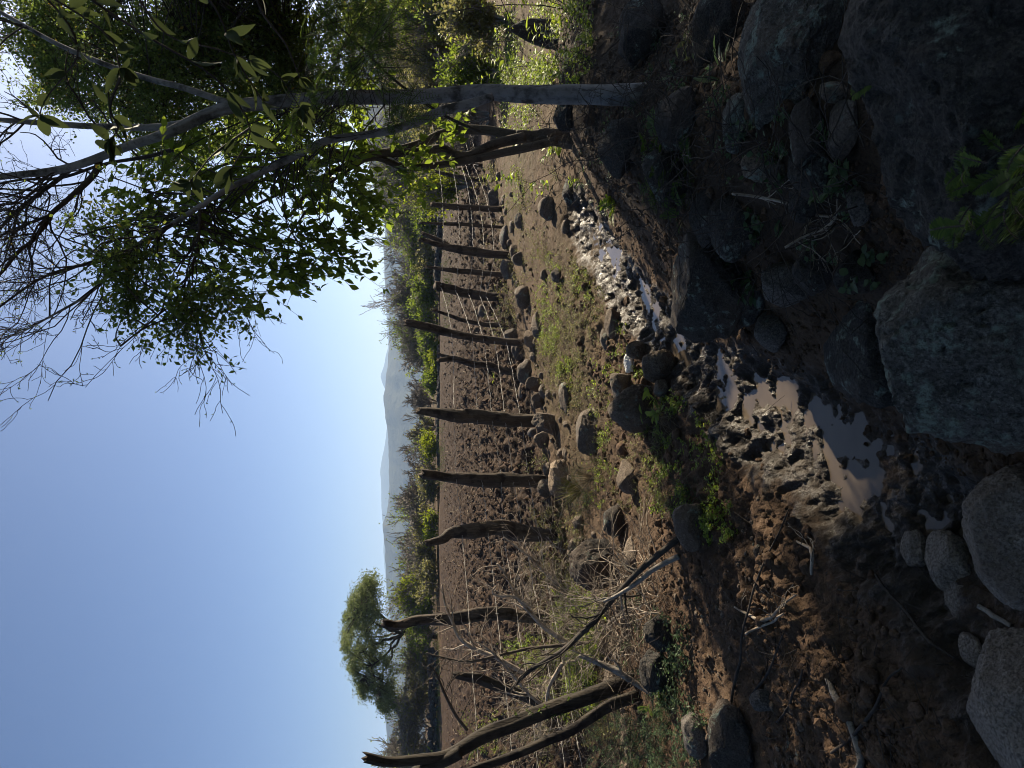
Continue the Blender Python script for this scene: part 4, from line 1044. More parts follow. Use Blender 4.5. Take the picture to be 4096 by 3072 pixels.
# bare twigs against the sky
out = []
for idx, (P, r) in enumerate(L1):
    if idx in (1, 2): nn_, t0 = 7, .35
    elif idx in (3, 4, 5, 7): nn_, t0 = 15, .05
    elif idx == 6: nn_, t0 = 20, .66
    elif idx in (8, 9): nn_, t0 = 10, .2
    else: nn_, t0 = 10, .82
    for q in range(nn_):
        i = int((t0+(1-t0)*rng.uniform())*(len(P)-2)); td = nrm(P[i+1]-P[i]); pp = nrm(np.cross(td, rng.normal(size=3)))
        a_ = rng.uniform(.4, 1.0); grow(out, P[i], td*cos(a_)+pp*sin(a_)+np.array([0, 0, .08]), rng.uniform(.25, .65), min(r[i]*.5, .006), 0, 2, rng, 4, .6, .17, .02, 8, (.3, .6), .15, .62)
a = Acc(); sweep(a, out, (5, 4, 3), rmin=.0013); o = a.build('bare_twigs', M['twig']); attach(o, T1)
# tiny buds and new leaflets at a few ends
lp = [p[k] for p, r, l in out if l == 2 for k in (4, 6, 7) if rng.uniform() < .5]
a = Acc(); lp = np.array(lp); tinyleaves(a, lp, rv(rng, len(lp)), rv(rng, len(lp)), rng.uniform(.008, .018, len(lp)), .006); o = a.build('buds', M['leaf_fine'], smooth=False); attach(o, T1)
big1 = [(588, 160, 42, 52, Y1+.55, .35, 'big', 13), (550, 185, 42, 48, Y1+.35, .3, 'big', 13), (526, 155, 28, 36, Y1+.2, .3, 'big', 7), (516, 222, 34, 40, Y1+.3, .3, 'big', 13), (560, 262, 54, 46, Y1+.5, .4, 'big', 19), (532, 305, 40, 38, Y1+.4, .3, 'big', 13), (598, 300, 42, 40, Y1+.6, .4, 'big', 14), (578, 340, 34, 20, Y1+.4, .3, 'big', 6), (502, 262, 20, 30, Y1+.3, .3, 'big', 6), (560, 128, 28, 26, Y1+.4, .3, 'big', 5), (508, 325, 18, 18, Y1+.3, .2, 'big', 3), (495, 215, 16, 20, Y1+.2, .2, 'big', 3), (612, 225, 40, 44, Y1+.7, .4, 'big', 10)]
crown_from(T1, big1+[(506, 128, 14, 12, Y1-.2, .12, 'fine', 5), (476, 125, 26, 6, Y1-.3, .12, 'fine', 8), (456, 185, 18, 10, Y1-.3, .15, 'fine', 9), (470, 200, 18, 12, Y1-.3, .15, 'fine', 6), (540, 110, 20, 20, Y1-.1, .2, 'fine', 4),
    (718, 372, 46, 34, Y1-.35, .45, 'pinnate', 24), (745, 330, 34, 40, Y1-.3, .5, 'pinnate', 15), (690, 322, 40, 26, Y1-.3, .4, 'pinnate', 12), (655, 395, 18, 16, Y1-.2, .3, 'pinnate', 6), (610, 300, 40, 30, Y1-.1, .3, 'pinnate', 8)],
    [L1[6][0][24:], L1[8][0], L1[0][0][45:70]], rng, {'fine': 'leaf_fine', 'pinnate': 'fern', 'big': 'leaf_big'})
tag(T1, 'pale smooth-barked tree with one slender trunk, broad leaves and bare upper twigs', 'tree')

B2 = hit(626, 572); Y2 = B2[1]
T2 = empty('multi_stemmed_tree', B2); L2 = []
b = lambda *a, **k: L2.append(limb_mesh(T2, *a, **k))
b('trunk', [(626, 582), (629, 560), (631, 540), (631, 515)], [20, 17, 14.5, 12.5], Y2, (0, 0), 'brown_bark', 21, sides=16, K=40)
b('stem', [(631, 522), (634, 504), (638, 485), (639, 462), (634, 440), (624, 418), (615, 380), (616, 335), (620, 290), (622, 240)], [11, 10, 9.5, 9, 8.5, 8, 7.5, 6.5, 5.5, 4], Y2, (0, .4), 'brown_bark', 23, K=70)
b('stem', [(631, 524), (625, 500), (619, 483), (611.5, 467), (614, 452), (619, 440), (615, 410), (613, 372), (607, 330), (596, 285), (580, 245)], [11, 10, 9.5, 9, 8, 7.5, 7, 6.5, 5.5, 4.5, 3.2], Y2-.05, (0, -.3), 'brown_bark', 25, K=70)
b('stem', [(627, 556), (621, 530), (615, 500), (610, 478), (606, 459), (602, 430), (600, 404), (610, 375), (600, 340), (578, 310), (552, 290)], [9, 8.5, 8, 7.5, 7, 6.5, 6, 5.5, 4.8, 4, 3], Y2-.1, (0, -.2), 'brown_bark', 27, K=70)
b('limb', [(614, 372), (640, 340), (668, 310), (700, 285)], [4.5, 4, 3.4, 2.5], Y2+.2, (0, .4), 'twig', 29, K=30, sides=8)
b('limb', [(600, 345), (570, 270), (545, 230), (525, 205)], [4, 3.3, 2.6, 1.8], Y2-.1, (0, -.4), 'twig', 30, K=30, sides=8)
b('limb', [(620, 280), (600, 215), (575, 165), (560, 130)], [4, 3.2, 2.6, 1.8], Y2+.2, (0, .2), 'twig', 31, K=30, sides=8)
b('limb', [(612, 372), (585, 330), (548, 300), (515, 278), (500, 262)], [3.6, 3, 2.4, 1.8, 1.2], Y2-.2, (0, -.3), 'twig', 32, K=30, sides=7)
b('limb', [(636, 480), (655, 440), (690, 392), (722, 360), (760, 318)], [3.2, 3, 2.6, 2.2, 1.8], Y2-.8, (0, -.5), 'dark_bark', 33, K=30, sides=7)
crown_from(T2, [(645, 270, 46, 50, Y2+.2, .5, 'big', 30), (620, 225, 44, 48, Y2+.1, .5, 'big', 22), (600, 310, 36, 30, Y2, .4, 'big', 12), (672, 335, 46, 38, Y2+.2, .5, 'big', 20), (600, 375, 36, 30, Y2-.3, .4, 'big', 9), (565, 352, 30, 22, Y2-.3, .3, 'big', 6), (625, 420, 40, 28, Y2-.4, .3, 'big', 6)],
    [x[0][-40:] for x in L2[1:]], rng, {'big': 'leaf_big', 'fine': 'leaf_fine', 'pinnate': 'fern'})
tag(T2, 'thin brown tree with several stems from one base, left of the pale trunk', 'tree')

# the dense fine-leaved tree at the right border: its own trunk stands just outside the picture
B3 = np.array([4.3, 5.9, 0.0]); B3[2] = hz(4.3, 5.9)
T3 = empty('fine_leaved_tree', B3); L3 = []
def wl(name, pts, rr, seed, K=40):
    a = Acc(); P = limb(a, pts, rr, 12, K, seed, .12); o = a.build(name, M['brown_bark']); attach(o, T3); L3.append(P)
wl('trunk', [B3-np.array([0, 0, .1]), B3+np.array([-.05, .05, 1.1]), B3+np.array([-.25, .1, 2.2])], [.11, .09, .075], 51)
c0 = B3+np.array([-.25, .1, 2.15])
def unseen_canopy():  # canopy added out of view, above and behind the camera, to cut sky light
    rg = np.random.default_rng(99); ends = [(2.8, 2.2, 5.2), (.5, 1.2, 5.0), (3.5, -.5, 5.4), (-1.5, 2.4, 5.6), (1.5, -3, 5.6), (5.5, 2, 5.2), (-3, -.5, 5.8), (-1, -3.5, 6), (6.5, -2, 5.6), (0, -5, 3.2), (3, -4.5, 3.2), (-3.2, -4, 3.6), (5.2, -2, 3.2)]
    C = []
    for i, e in enumerate(ends):
        e = np.array(e); wl('limb', [c0, np.array([5.0+.1*i, 4.6, 3.6+.1*i]), np.array([5.2, 2.6, 5.0+.1*i])*.5+e*.5+np.array([0, 0, .4]), e], [.07, .055, .04, .012], 80+i, 30); C.append(e)
    pos = np.concatenate([e+rg.normal(size=(850, 3))*np.array([1.0, 1.0, .5]) for e in C]); pos = pos[(pos[:, 2] > 3.4+np.clip(pos[:, 1], -4, 9)*.55)]
    a = Acc(); n = len(pos); tinyleaves(a, pos, rv(rg, n), rv(rg, n)+np.array([0, 0, 1.0]), rg.uniform(.12, .22, n), .13)
    o = a.build('crown', M['leaf_fine'], smooth=False); attach(o, T3)  # leaves of the added canopy, hung under the same tree
for i, e in enumerate([at(690, 210, 5.4), at(640, 160, 5.6), at(730, 90, 5.6), at(700, 30, 6.2), at(800, 60, 6.0), at(720, 290, 5.2), at(860, 200, 6.4), at(760, -60, 6.4)]):
    mid = (c0+e)/2+np.array([0, 0, .35]); wl('limb', [c0, mid, e], [.05, .032, .012], 53+i, 30)
unseen_canopy()
crown_from(T3, [(716, 95, 52, 60, 5.6, .7, 'fine', 74), (690, 165, 50, 52, 5.5, .7, 'fine', 74), (745, 180, 45, 62, 5.5, .8, 'fine', 78), (706, 250, 56, 44, 5.4, .7, 'fine', 64), (650, 200, 36, 50, 5.6, .6, 'fine', 24), (782, 370, 34, 50, 7.4, .6, 'fine', 60), (742, 345, 30, 30, 6.8, .5, 'fine', 26), (742, 285, 34, 40, 5.3, .6, 'fine', 40), (626, 160, 26, 32, 5.7, .5, 'fine', 26), (690, 52, 36, 26, 5.9, .5, 'fine', 36), (742, 40, 36, 26, 5.9, .6, 'fine', 40), (655, 115, 24, 34, 5.8, .5, 'fine', 18), (672, 300, 34, 24, 5.4, .5, 'fine', 24),
     (985, 150, 90, 90, 4.2, .7, 'fine', 150), (1010, 255, 90, 100, 3.3, .5, 'fine', 130), (905, 240, 80, 90, 4.1, .7, 'fine', 120), (850, 300, 48, 60, 4.3, .5, 'fine', 50), (970, 270, 90, 100, 4.0, .7, 'fine', 130), (850, 335, 58, 80, 5.0, .6, 'fine', 100), (700, 288, 44, 34, 5.3, .5, 'fine', 34), (738, 240, 34, 40, 5.8, .5, 'fine', 26), (850, 130, 60, 110, 6.4, .9, 'fine', 120), (862, 270, 60, 60, 6.8, .8, 'fine', 100), (870, 360, 62, 60, 7.4, .8, 'fine', 130), (960, 330, 60, 90, 7.6, .9, 'fine', 110), (760, -40, 70, 40, 6.2, .7, 'fine', 60)],  # mostly clumps out of frame, added to shade the boulders and bank
    L3[1:9], rng, {'big': 'leaf_big', 'fine': 'leaf_fine', 'pinnate': 'fern'})
tag(T3, 'dense dark fine-leaved crown filling the upper right corner, with unseen canopy added overhead', 'tree')

# ------------------------------------------------------------------ fallen and leaning wood
def branch(label, pix, wpx, mat, seed, name='dead_branch', Y=None, dY=0.0, lift=0.0, sides=8, K=60, twigs=0, group=None, cat='branch', ground=False, jag=0, hang=0, tl=(.15, .4)):
    pts = [cp(*q) for q in pix]; rng = np.random.default_rng(seed)
    if ground:
        path = [hit(u, v) for u, v in pts]
    else:
        Yb = Y if Y else hit(*pts[0])[1]
        path = [at(u, v, Yb+dY*i/(len(pts)-1)) for i, (u, v) in enumerate(pts)]
    r = [q/2*((P-CAM)@FWD)/FPX for q, P in zip(wpx, path)]
    if ground:
        nD = 30; rD = np.interp(np.linspace(0, 1, nD), np.linspace(0, 1, len(r)), r); D_ = catmull(path, nD); g = hfull(D_[:, 0], D_[:, 1])
        gp = np.pad(g, 2, mode='edge'); g = np.maximum.reduce([gp[i:i+nD] for i in range(5)]); g = np.convolve(np.pad(g, 3, mode='edge'), np.ones(7)/7, 'valid')
        D_[:, 2] = g+rD*.6+lift*.5; path = list(D_); r = list(rD)
    a = Acc(); P = limb(a, path, r, sides, K, seed, .12, jag); 
    if twigs:
        out = []
        for q in range(twigs):
            i = rng.integers(K//6, K-2); td = nrm(P[i+1]-P[i]); pp = nrm(np.cross(td, rng.normal(size=3)))
            grow(out, P[i], td*.7+pp*.7, rng.uniform(*tl), max(np.interp(i/(K-1), np.linspace(0, 1, len(r)), r)*.45, .0022), 0, 1, rng, 4, .6, .2, .03, 7, (.35, .6), .2)
        sweep(a, out, (4, 3), rmin=.0014)
    o = a.build(name, M[mat], base=path[0]); tag(o, label, cat, group); return o
GB = 'dead branches of the brush heap'; GK = 'sticks lying on the bare earth'
def log_pair():
    pts = [(6, 1960, 1085), (6, 1700, 1200), (6, 1400, 1300), (6, 1180, 1392), (6, 1000, 1462), (6, 850, 1545), (6, 740, 1592), (6, 600, 1605), (6, 400, 1618), (6, 265, 1590)]
    B = hit(*cp(*pts[0])); Yb = B[1]
    t = empty('dead_tree', B)
    P = [at(*cp(*q), Yb-.03*i) for i, q in enumerate(pts)]; r = [q/2*((p-CAM)@FWD)/FPX for q, p in zip([14, 15.5, 16, 15.5, 15, 15.5, 14, 10.5, 10, 10], P)]
    a = Acc(); limb(a, P, r, 20, 110, 71, .1, .05); o = a.build('trunk', M['log_wood']); attach(o, t)
    P = [at(*cp(6, X, Y), Yb-.2) for X, Y in [(860, 1560), (720, 1625), (620, 1665), (500, 1720)]]
    a = Acc(); limb(a, P, [.045, .042, .04, .035], 12, 30, 73, .12, .03); o = a.build('branch', M['log_wood']); attach(o, t)
    out = []; rg = np.random.default_rng(74); LV = []
    for k in range(16):
        f = rg.uniform(.2, .98); q = catmull(np.array([at(*cp(*z), Yb-.06) for z in pts]), 60)[int(f*59)]
        d = nrm(np.array([rg.normal()*.7, -.6, rg.uniform(.2, 1)])); n = 7; s = np.linspace(0, 1, n)[:, None]; L = rg.uniform(.06, .16)
        out.append((q+d*L*s, np.full(n, .0014), 0)); LV.append((q+d*L*np.linspace(.3, 1, 10)[:, None], rv(rg, 10)+d, rv(rg, 10)))
    a = Acc(); sweep(a, out, (3,)); o = a.build('shoots', M['twig']); attach(o, t)
    a = Acc(); tinyleaves(a, np.concatenate([x[0] for x in LV]), np.concatenate([x[1] for x in LV]), np.concatenate([x[2] for x in LV]), .028, .012); o = a.build('leaves', M['fern'], smooth=False); attach(o, t)
    tag(t, 'thick dark leaning trunk with a broken top at the left border', 'dead tree')
    branch('thinner dark log leaning below and left of the thick trunk', [(6, 1975, 1195), (6, 1800, 1265), (6, 1560, 1420), (6, 1400, 1490), (6, 1250, 1555), (6, 980, 1655), (6, 850, 1715)], [12, 12, 11, 9.5, 9, 8.5, 8], 'log_wood', 75, 'leaning_log', Y=Yb-.15, dY=-.2, sides=14, K=80, cat='log', jag=.02)
log_pair()
branch('long dark curved branch crossing the heap down to the right', [(6, 2240, 205), (6, 2000, 400), (6, 1900, 500), (6, 1750, 670), (6, 1600, 830), (6, 1480, 930), (6, 1300, 1040), (6, 1170, 1165)], [8, 7, 6.5, 6, 5.5, 5, 4, 2.2], 'dark_bark', 81, dY=.9, twigs=16, group=GB)
branch('grey branch lying under the long curved one', [(6, 2240, 320), (6, 2080, 400), (6, 1960, 495), (6, 1840, 570), (6, 1760, 610)], [5.5, 5, 4.5, 3.5, 2.5], 'grey_wood', 82, dY=.3, group=GB, twigs=3)
branch('pale broken branch lying in front of the leaning trunk', [(6, 2065, 1192), (6, 1990, 1140), (6, 1850, 1050), (6, 1750, 1000), (6, 1615, 948)], [4, 6, 7, 6, 4.5], 'grey_wood', 83, dY=.3, group=GB, jag=.02, twigs=2)
branch('sunlit branch rising to the right from the middle of the heap', [(6, 1545, 875), (6, 1400, 780), (6, 1300, 680), (6, 1200, 550), (6, 1140, 430), (6, 1085, 365)], [5.5, 5, 4.5, 4, 3, 1.8], 'dead_twig', 84, dY=.3, group=GB, twigs=10, Y=6.6)
branch('hooked pale twig branch above the sunlit branch', [(6, 1300, 650), (6, 1230, 590), (6, 1180, 572), (6, 1090, 570), (6, 1060, 542), (6, 1082, 508)], [3, 2.8, 2.5, 2.4, 2, 1.4], 'dead_twig', 85, Y=6.7, group=GB, twigs=3)
branch('long pale sunlit branch arching up past the tall curved post', [(6, 1260, 1060), (6, 1100, 970), (6, 1010, 930), (6, 920, 890), (6, 850, 830), (6, 800, 720), (6, 760, 620), (6, 738, 500)], [5, 4.5, 4.5, 4.5, 4, 3.2, 2.4, 1.4], 'dead_twig', 86, Y=6.0, dY=.4, group=GB, twigs=10)
branch('thin dark branch reaching straight up out of the heap', [(6, 1880, 835), (6, 1550, 880), (6, 1300, 900), (6, 1100, 945), (6, 900, 985), (6, 700, 950), (6, 640, 930)], [4, 4, 3.8, 3.5, 3, 2.2, 1.4], 'brown_bark', 87, Y=6.0, dY=.1, group=GB, twigs=10)
branch('thin bent branch with bare tips left of the heap top', [(6, 900, 1420), (6, 830, 1330), (6, 760, 1200), (6, 700, 1060), (6, 655, 1010)], [3, 3, 2.8, 2.2, 1.4], 'brown_bark', 88, Y=5.9, group=GB, twigs=9)
branch('slanting pale branch low beside the thick leaning trunk', [(6, 1420, 1290), (6, 1300, 1200), (6, 1180, 1060), (6, 1060, 930), (6, 960, 860)], [4, 3.8, 3.2, 2.6, 1.6], 'dead_twig', 89, Y=5.9, group=GB, twigs=12)
branch('forked brown branch low in the heap near the log', [(6, 1500, 1000), (6, 1420, 1140), (6, 1390, 1280), (6, 1330, 1400)], [4.5, 4, 3.4, 2], 'dead_twig', 90, Y=5.7, group=GB, twigs=8)
branch('branch leaning from the black boulder up toward the field', [(6, 1600, 560), (6, 1450, 480), (6, 1300, 330), (6, 1210, 260), (6, 1130, 200)], [3, 2.8, 2.4, 2, 1.2], 'dead_twig', 91, Y=7.0, group=GB, twigs=10)
# sticks on the earth
branch('long thin stick lying from the puddles to the dark slab', [(7, 385, 1270), (7, 410, 1120), (7, 470, 900), (7, 540, 700), (7, 620, 430), (7, 700, 230), (7, 800, 20)], [3.2, 3.3, 3, 2.7, 2.4, 2.1, 1.6], 'twig', 101, 'stick', ground=True, cat='stick', group=GK, lift=.01)
branch('thick pale driftwood stick with a bent end', [(7, 1185, 1700), (7, 1214, 1620), (7, 1208, 1550), (7, 1170, 1440), (7, 1110, 1300), (7, 1060, 1190), (7, 1022, 1095)], [6, 7, 7, 6.5, 6.8, 7, 5], 'grey_wood', 102, 'stick', ground=True, cat='stick', group=GK, sides=12, jag=.01, lift=.004)
branch('thin curved stick crossing the pale driftwood stick', [(7, 1010, 1560), (7, 1110, 1490), (7, 1210, 1420), (7, 1340, 1270), (7, 1430, 1090), (7, 1525, 1020)], [3, 3.5, 4, 3.6, 3, 2], 'twig', 103, 'stick', ground=True, cat='stick', group=GK, lift=.014, twigs=3, tl=(.04, .1))
branch('straight thin stick pointing at the rounded pale stones', [(7, 1345, 430), (7, 1430, 560), (7, 1550, 690), (7, 1680, 830), (7, 1815, 965)], [2.4, 2.8, 3, 3, 2.6], 'twig', 104, 'stick', ground=True, cat='stick', group=GK, lift=.008)
branch('short forked stick standing out of the mud edge', [(7, 905, 435), (7, 932, 330), (7, 900, 290), (7, 800, 222)], [3, 4.5, 3.5, 2.2], 'dead_twig', 105, 'stick', ground=True, cat='stick', group=GK, lift=.012, twigs=2, tl=(.06, .12))
branch('short grey stick under the largest smooth stone', [(7, 2175, 755), (7, 2080, 700), (7, 1985, 632)], [4.5, 5.5, 5], 'grey_wood', 106, 'stick', ground=True, cat='stick', group=GK, lift=.01)
branch('thin bowed stick left of the driftwood stick', [(7, 650, 1370), (7, 760, 1240), (7, 840, 1120), (7, 872, 1030)], [2, 2.6, 2.6, 2], 'twig', 107, 'stick', ground=True, cat='stick', group=GK, lift=.008, twigs=2, tl=(.04, .1))
branch('pale twiggy stick with forked arms beside the long thin stick', [(7, 425, 640), (7, 540, 690), (7, 630, 720), (7, 740, 650), (7, 830, 560)], [2, 3, 3.6, 3, 1.8], 'dead_twig', 108, 'stick', ground=True, cat='stick', group=GK, lift=.015, twigs=6, tl=(.06, .16))
branch('pale straight twig below the forked-arm stick', [(7, 530, 806), (7, 640, 750), (7, 780, 680)], [2.6, 2.6, 2], 'dead_twig', 109, 'stick', ground=True, cat='stick', group=GK, lift=.012, twigs=2, tl=(.05, .1))
branch('brown stick with thorny side twigs near the dome-shaped stone', [(7, 490, 1215), (7, 560, 1140), (7, 610, 1080), (7, 700, 900), (7, 760, 800)], [3.6, 3.4, 3, 2.4, 1.8], 'twig', 110, 'stick', ground=True, cat='stick', group=GK, lift=.012, twigs=8, tl=(.06, .16))
branch('grey dry stem lying across the wall stones to the blackish boulder', [(3, 370, 1225), (3, 500, 1240), (3, 700, 1280), (3, 850, 1345), (3, 1000, 1367), (3, 1225, 1350)], [2.6, 3, 3, 3.2, 3, 2.6], 'dead_twig', 111, 'dry_stem', Y=2.25, dY=-.4, cat='dry stem', twigs=5, tl=(.06, .16))
branch('short straight dry stem slanting from the grey one', [(3, 870, 1300), (3, 940, 1215), (3, 1025, 1112)], [2.2, 2.4, 2], 'dead_twig', 112, 'dry_stem', Y=1.95, dY=-.1, cat='dry stem')
branch('bundle-like bent dry stem by the creeping leafy plant', [(3, 700, 1565), (3, 830, 1490), (3, 960, 1440), (3, 1030, 1370)], [2.4, 2.6, 2.4, 1.8], 'dead_twig', 113, 'dry_stem', Y=2.0, dY=-.1, cat='dry stem', twigs=9, tl=(.08, .2))

# brushwood: the tangle of fine dead twigs
def brushwood(name, boxes, n, seed, mat, r=(.0016, .0036), L=(.2, .6), up=.35, lev=1, wig=.20):
    rng = np.random.default_rng(seed); out = []
    tot = sum(b_[5] for b_ in boxes)
    for (k, X0, Y0, X1, Y1, wgt) in boxes:
        for q in range(int(n*wgt/tot)):
            u, v = cp(k, rng.uniform(X0, X1), rng.uniform(Y0, Y1)); P = hit(u, v)
            P[2] += rng.uniform(0, .28)*rng.uniform()
            d = nrm(np.array([rng.normal(), rng.normal()*.7, rng.normal()*.35+up])); grow(out, P, d, rng.uniform(*L), rng.uniform(*r), 0, lev, rng, 2, .6, wig, -.03, 8, (.4, .8), .15, .75)
    a = Acc(); sweep(a, out, (4, 3, 3), rmin=.0013); o = a.build(name, M[mat]); tag(o, kind='stuff')
brushwood('brushwood', [(6, 1250, 500, 1700, 1000, 3), (6, 1300, 950, 1700, 1500, 3), (6, 1700, 550, 2000, 950, 2), (6, 1250, 150, 1560, 520, 1.6), (6, 1200, 1100, 1500, 1640, 1.5), (6, 1900, 250, 2212, 700, 1.2)], 800, 121, 'dead_twig', (.0022, .0050))
brushwood('fine_brushwood', [(6, 1250, 450, 1750, 1500, 3), (6, 1600, 1200, 2212, 1659, 1.2), (6, 1800, 500, 2212, 1100, 1.2), (4, 1450, 1320, 1800, 1659, 1), (4, 1150, 250, 1350, 1300, .9)], 520, 122, 'twig', (.0014, .0028))
brushwood('shade_twigs', [(2, 1500, 150, 2212, 1200, 3), (3, 0, 200, 600, 1500, 2), (3, 600, 900, 1250, 1500, 1)], 260, 123, 'twig', (.0012, .0028), (.15, .5), .5)
brushwood('twig_litter', [(7, 100, 300, 1900, 1659, 4), (5, 0, 900, 700, 1659, 1), (4, 1700, 600, 2212, 1659, 1)], 300, 124, 'twig', (.0008, .0018), (.03, .13), .02, 0, .05)
# ------------------------------------------------------------------ green things on the ground
def sprigs(bases, H, nl, ln, rng, stem, LV, lean=.5, wr=.5, nodes=None):
    """small upright stems with leaves in pairs; H height(s), ln leaf length"""
    for i, B in enumerate(bases):
        h = H*rng.uniform(.5, 1.35); d = nrm(np.array([rng.normal()*lean, rng.normal()*lean, 1])); s = np.linspace(0, 1, 5)[:, None]
        cv = rng.normal(size=3)*h*.22; stem.append((B+d*h*s+cv*s**2, np.linspace(1, .5, 5)*max(.0009, h*.007), 0))
        n = max(3, int(nl*rng.uniform(.6, 1.3))); f = rng.uniform(.25, 1.0, n)[:, None]
        pos = B+d*h*f+cv*f**2; az = rng.uniform(0, 2*pi, n)
        dr = nrm(np.stack([np.cos(az), np.sin(az), rng.uniform(-.1, .8, n)], 1)); L = ln*rng.uniform(.6, 1.25, n)
        LV.append((pos, dr, np.tile([0, 0, 1.0], (n, 1))+rng.normal(size=(n, 3))*.3, L, L*wr))
def flush(t, stem, LV, leafm, stemm='twig', big=True, kind=None, name='leaves', fold=.12, droop=.22):
    pos, d, nm, ln, wd = [np.concatenate([x[i] for x in LV]) for i in range(5)]
    a = Acc()
    if big and len(pos) < 1500: fineleaves(a, pos, d, nm, ln, wd, fold, droop)
    elif big: leaves(a, pos, d, nm, ln, wd, fold, droop)
    else: tinyleaves(a, pos, d, nm, ln, wd)
    o = a.build(name, M[leafm], smooth=big)
    if t is not None: attach(o, t)
    if kind: tag(o, kind=kind)
    if stem:
        a = Acc(); sweep(a, stem, (4, 3, 3)); s_ = a.build('stem', M[stemm])
        if t is not None: attach(s_, t)
        elif kind: s_.parent = o
    return o
def patch(boxes, n, rng, keep=None, clump=0):
    pts = []; tot = sum(b_[5] for b_ in boxes)
    for (k, X0, Y0, X1, Y1, w_) in boxes:
        m = int(n*w_/tot)
        if clump:
            cs = [(rng.uniform(X0, X1), rng.uniform(Y0, Y1)) for _ in range(max(1, m//clump))]
            q = [(c[0]+rng.normal()*14, c[1]+rng.normal()*22) for c in cs for _ in range(clump)]
        else: q = [(rng.uniform(X0, X1), rng.uniform(Y0, Y1)) for _ in range(m)]
        for X, Y in q: pts.append(hit(*cp(k, X, Y)))
    P = np.array(pts); s, wd = chan(P[:, 0], P[:, 1]); P = P[np.abs(s) > wd*1.15]
    P[:, 2] = hfull(P[:, 0], P[:, 1])-.004
    return P
rng = np.random.default_rng(300)
def weeds(name, boxes, n, H, nl, ln, leafm, clump=0, wr=.5, lean=.5, big=False):
    st, LV = [], []; sprigs(patch(boxes, n, rng, None, clump), H, nl, ln, rng, st, LV, lean, wr)
    return flush(None, st, LV, leafm, 'twig', big, 'stuff', name)
# low cover on the path, weeds of the banks, in sun and in shade
weeds('ground_cover', [(4, 1330, 330, 1570, 860, 6), (4, 1240, 0, 1640, 330, 3), (4, 1560, 60, 1760, 560, 2.2), (4, 1420, 640, 1640, 1000, 1.8), (2, 1120, 1060, 1300, 1420, 2), (4, 1560, 880, 1800, 1020, .8), (2, 1230, 1440, 1400, 1659, 1.5), (2, 1130, 660, 1500, 1450, 3), (4, 1800, 1150, 2212, 1659, 2)], 5200, .030, 7, .017, 'leaf_dry', 10)
weeds('green_ground_cover', [(4, 1370, 350, 1480, 640, 4), (4, 1480, 680, 1580, 860, 1.5), (4, 1340, 30, 1500, 330, 2), (2, 1130, 1060, 1270, 1320, 2), (4, 1600, 60, 1700, 330, 1)], 1100, .035, 8, .020, 'leaf_bright', 12)
weeds('bank_weeds', [(4, 1690, 560, 1990, 1010, 3), (4, 1880, 320, 2000, 500, 1.4), (4, 1990, 930, 2212, 1420, 4), (4, 1730, 1010, 1860, 1400, 2.5), (7, 170, -10, 400, 250, 3), (5, 0, 870, 300, 1659, 4), (4, 1660, 1340, 1800, 1640, 2), (4, 2040, 1420, 2212, 1659, 1.2)], 950, .050, 8, .021, 'leaf_bright', 7)
weeds('fence_weeds', [(4, 1040, 380, 1180, 560, 1.6), (4, 1090, 0, 1270, 330, 2.2), (4, 1100, 240, 1220, 480, 2), (4, 1300, 1280, 1420, 1420, 1), (6, 1370, 40, 1640, 520, 4), (6, 1340, 0, 1500, 220, 1.5), (2, 980, 1250, 1130, 1659, 1.4)], 1000, .10, 10, .026, 'leaf_dry', 6)
weeds('brush_weeds', [(6, 1490, 540, 1800, 950, 5), (6, 1340, 900, 1720, 1300, 4), (6, 1150, 820, 1420, 1000, 1.5), (6, 850, 1300, 1150, 1560, 1.6), (6, 1550, 1050, 1760, 1330, 1.6)], 1700, .13, 11, .030, 'leaf_bright', 5, .45)
weeds('dull_brush_weeds', [(6, 1300, 300, 1700, 950, 3), (6, 1350, 900, 1900, 1500, 3), (6, 1150, 1250, 1500, 1640, 2)], 1100, .13, 12, .022, 'leaf_dry', 5, .4)
weeds('shade_weeds', [(6, 1700, 1330, 2212, 1659, 6), (6, 2050, 1120, 2212, 1400, 1), (7, -30, 700, 120, 1250, 2), (7, 0, 1250, 200, 1659, 2), (6, 1850, 560, 2212, 1100, 1)], 640, .10, 12, .026, 'leaf_cool', 5, .4)
weeds('sunlit_weeds', [(2, 1060, 370, 1470, 560, 6), (2, 1080, 0, 1480, 360, 3), (2, 1130, 640, 1330, 900, 1.6), (2, 1480, -30, 1720, 520, 1.6), (2, 900, 150, 1120, 560, 1.6)], 1600, .13, 10, .040, 'leaf_bright', 6)
weeds('wall_weeds', [(3, 0, 60, 480, 700, 2), (2, 1560, 950, 1900, 1400, 2), (3, 380, 720, 720, 1150, 1.2), (3, 900, 880, 1180, 1400, 1), (2, 1700, 200, 2200, 900, 1.5), (3, 500, 400, 900, 800, .6)], 170, .07, 8, .024, 'leaf_cool', 4)
def grassy(name, boxes, n, H, w_, mat, seed, clump=9, lean=.5):
    rg = np.random.default_rng(seed); P = patch(boxes, n, rg, None, clump); N = len(P); s = np.linspace(0, 1, 6)
    d = np.stack([rg.normal(size=N)*lean, rg.normal(size=N)*lean, np.ones(N)], 1); d = nrm(d); h = H*rg.uniform(.4, 1.4, N)
    out = np.stack([d[:, 0], d[:, 1], np.zeros(N)], 1)+rg.normal(size=(N, 3))*np.array([.2, .2, 0])
    Q = P[:, None]+d[:, None]*h[:, None, None]*s[None, :, None]+out[:, None]*(h*.5)[:, None, None]*(s**2)[None, :, None]-np.array([0, 0, 1])*(h*.28)[:, None, None]*(s**2.5)[None, :, None]
    a = Acc(); tubes(a, Q, np.linspace(1, .25, 6)[None]*w_*np.ones((N, 1)), 3); o = a.build(name, M[mat]); tag(o, kind='stuff')
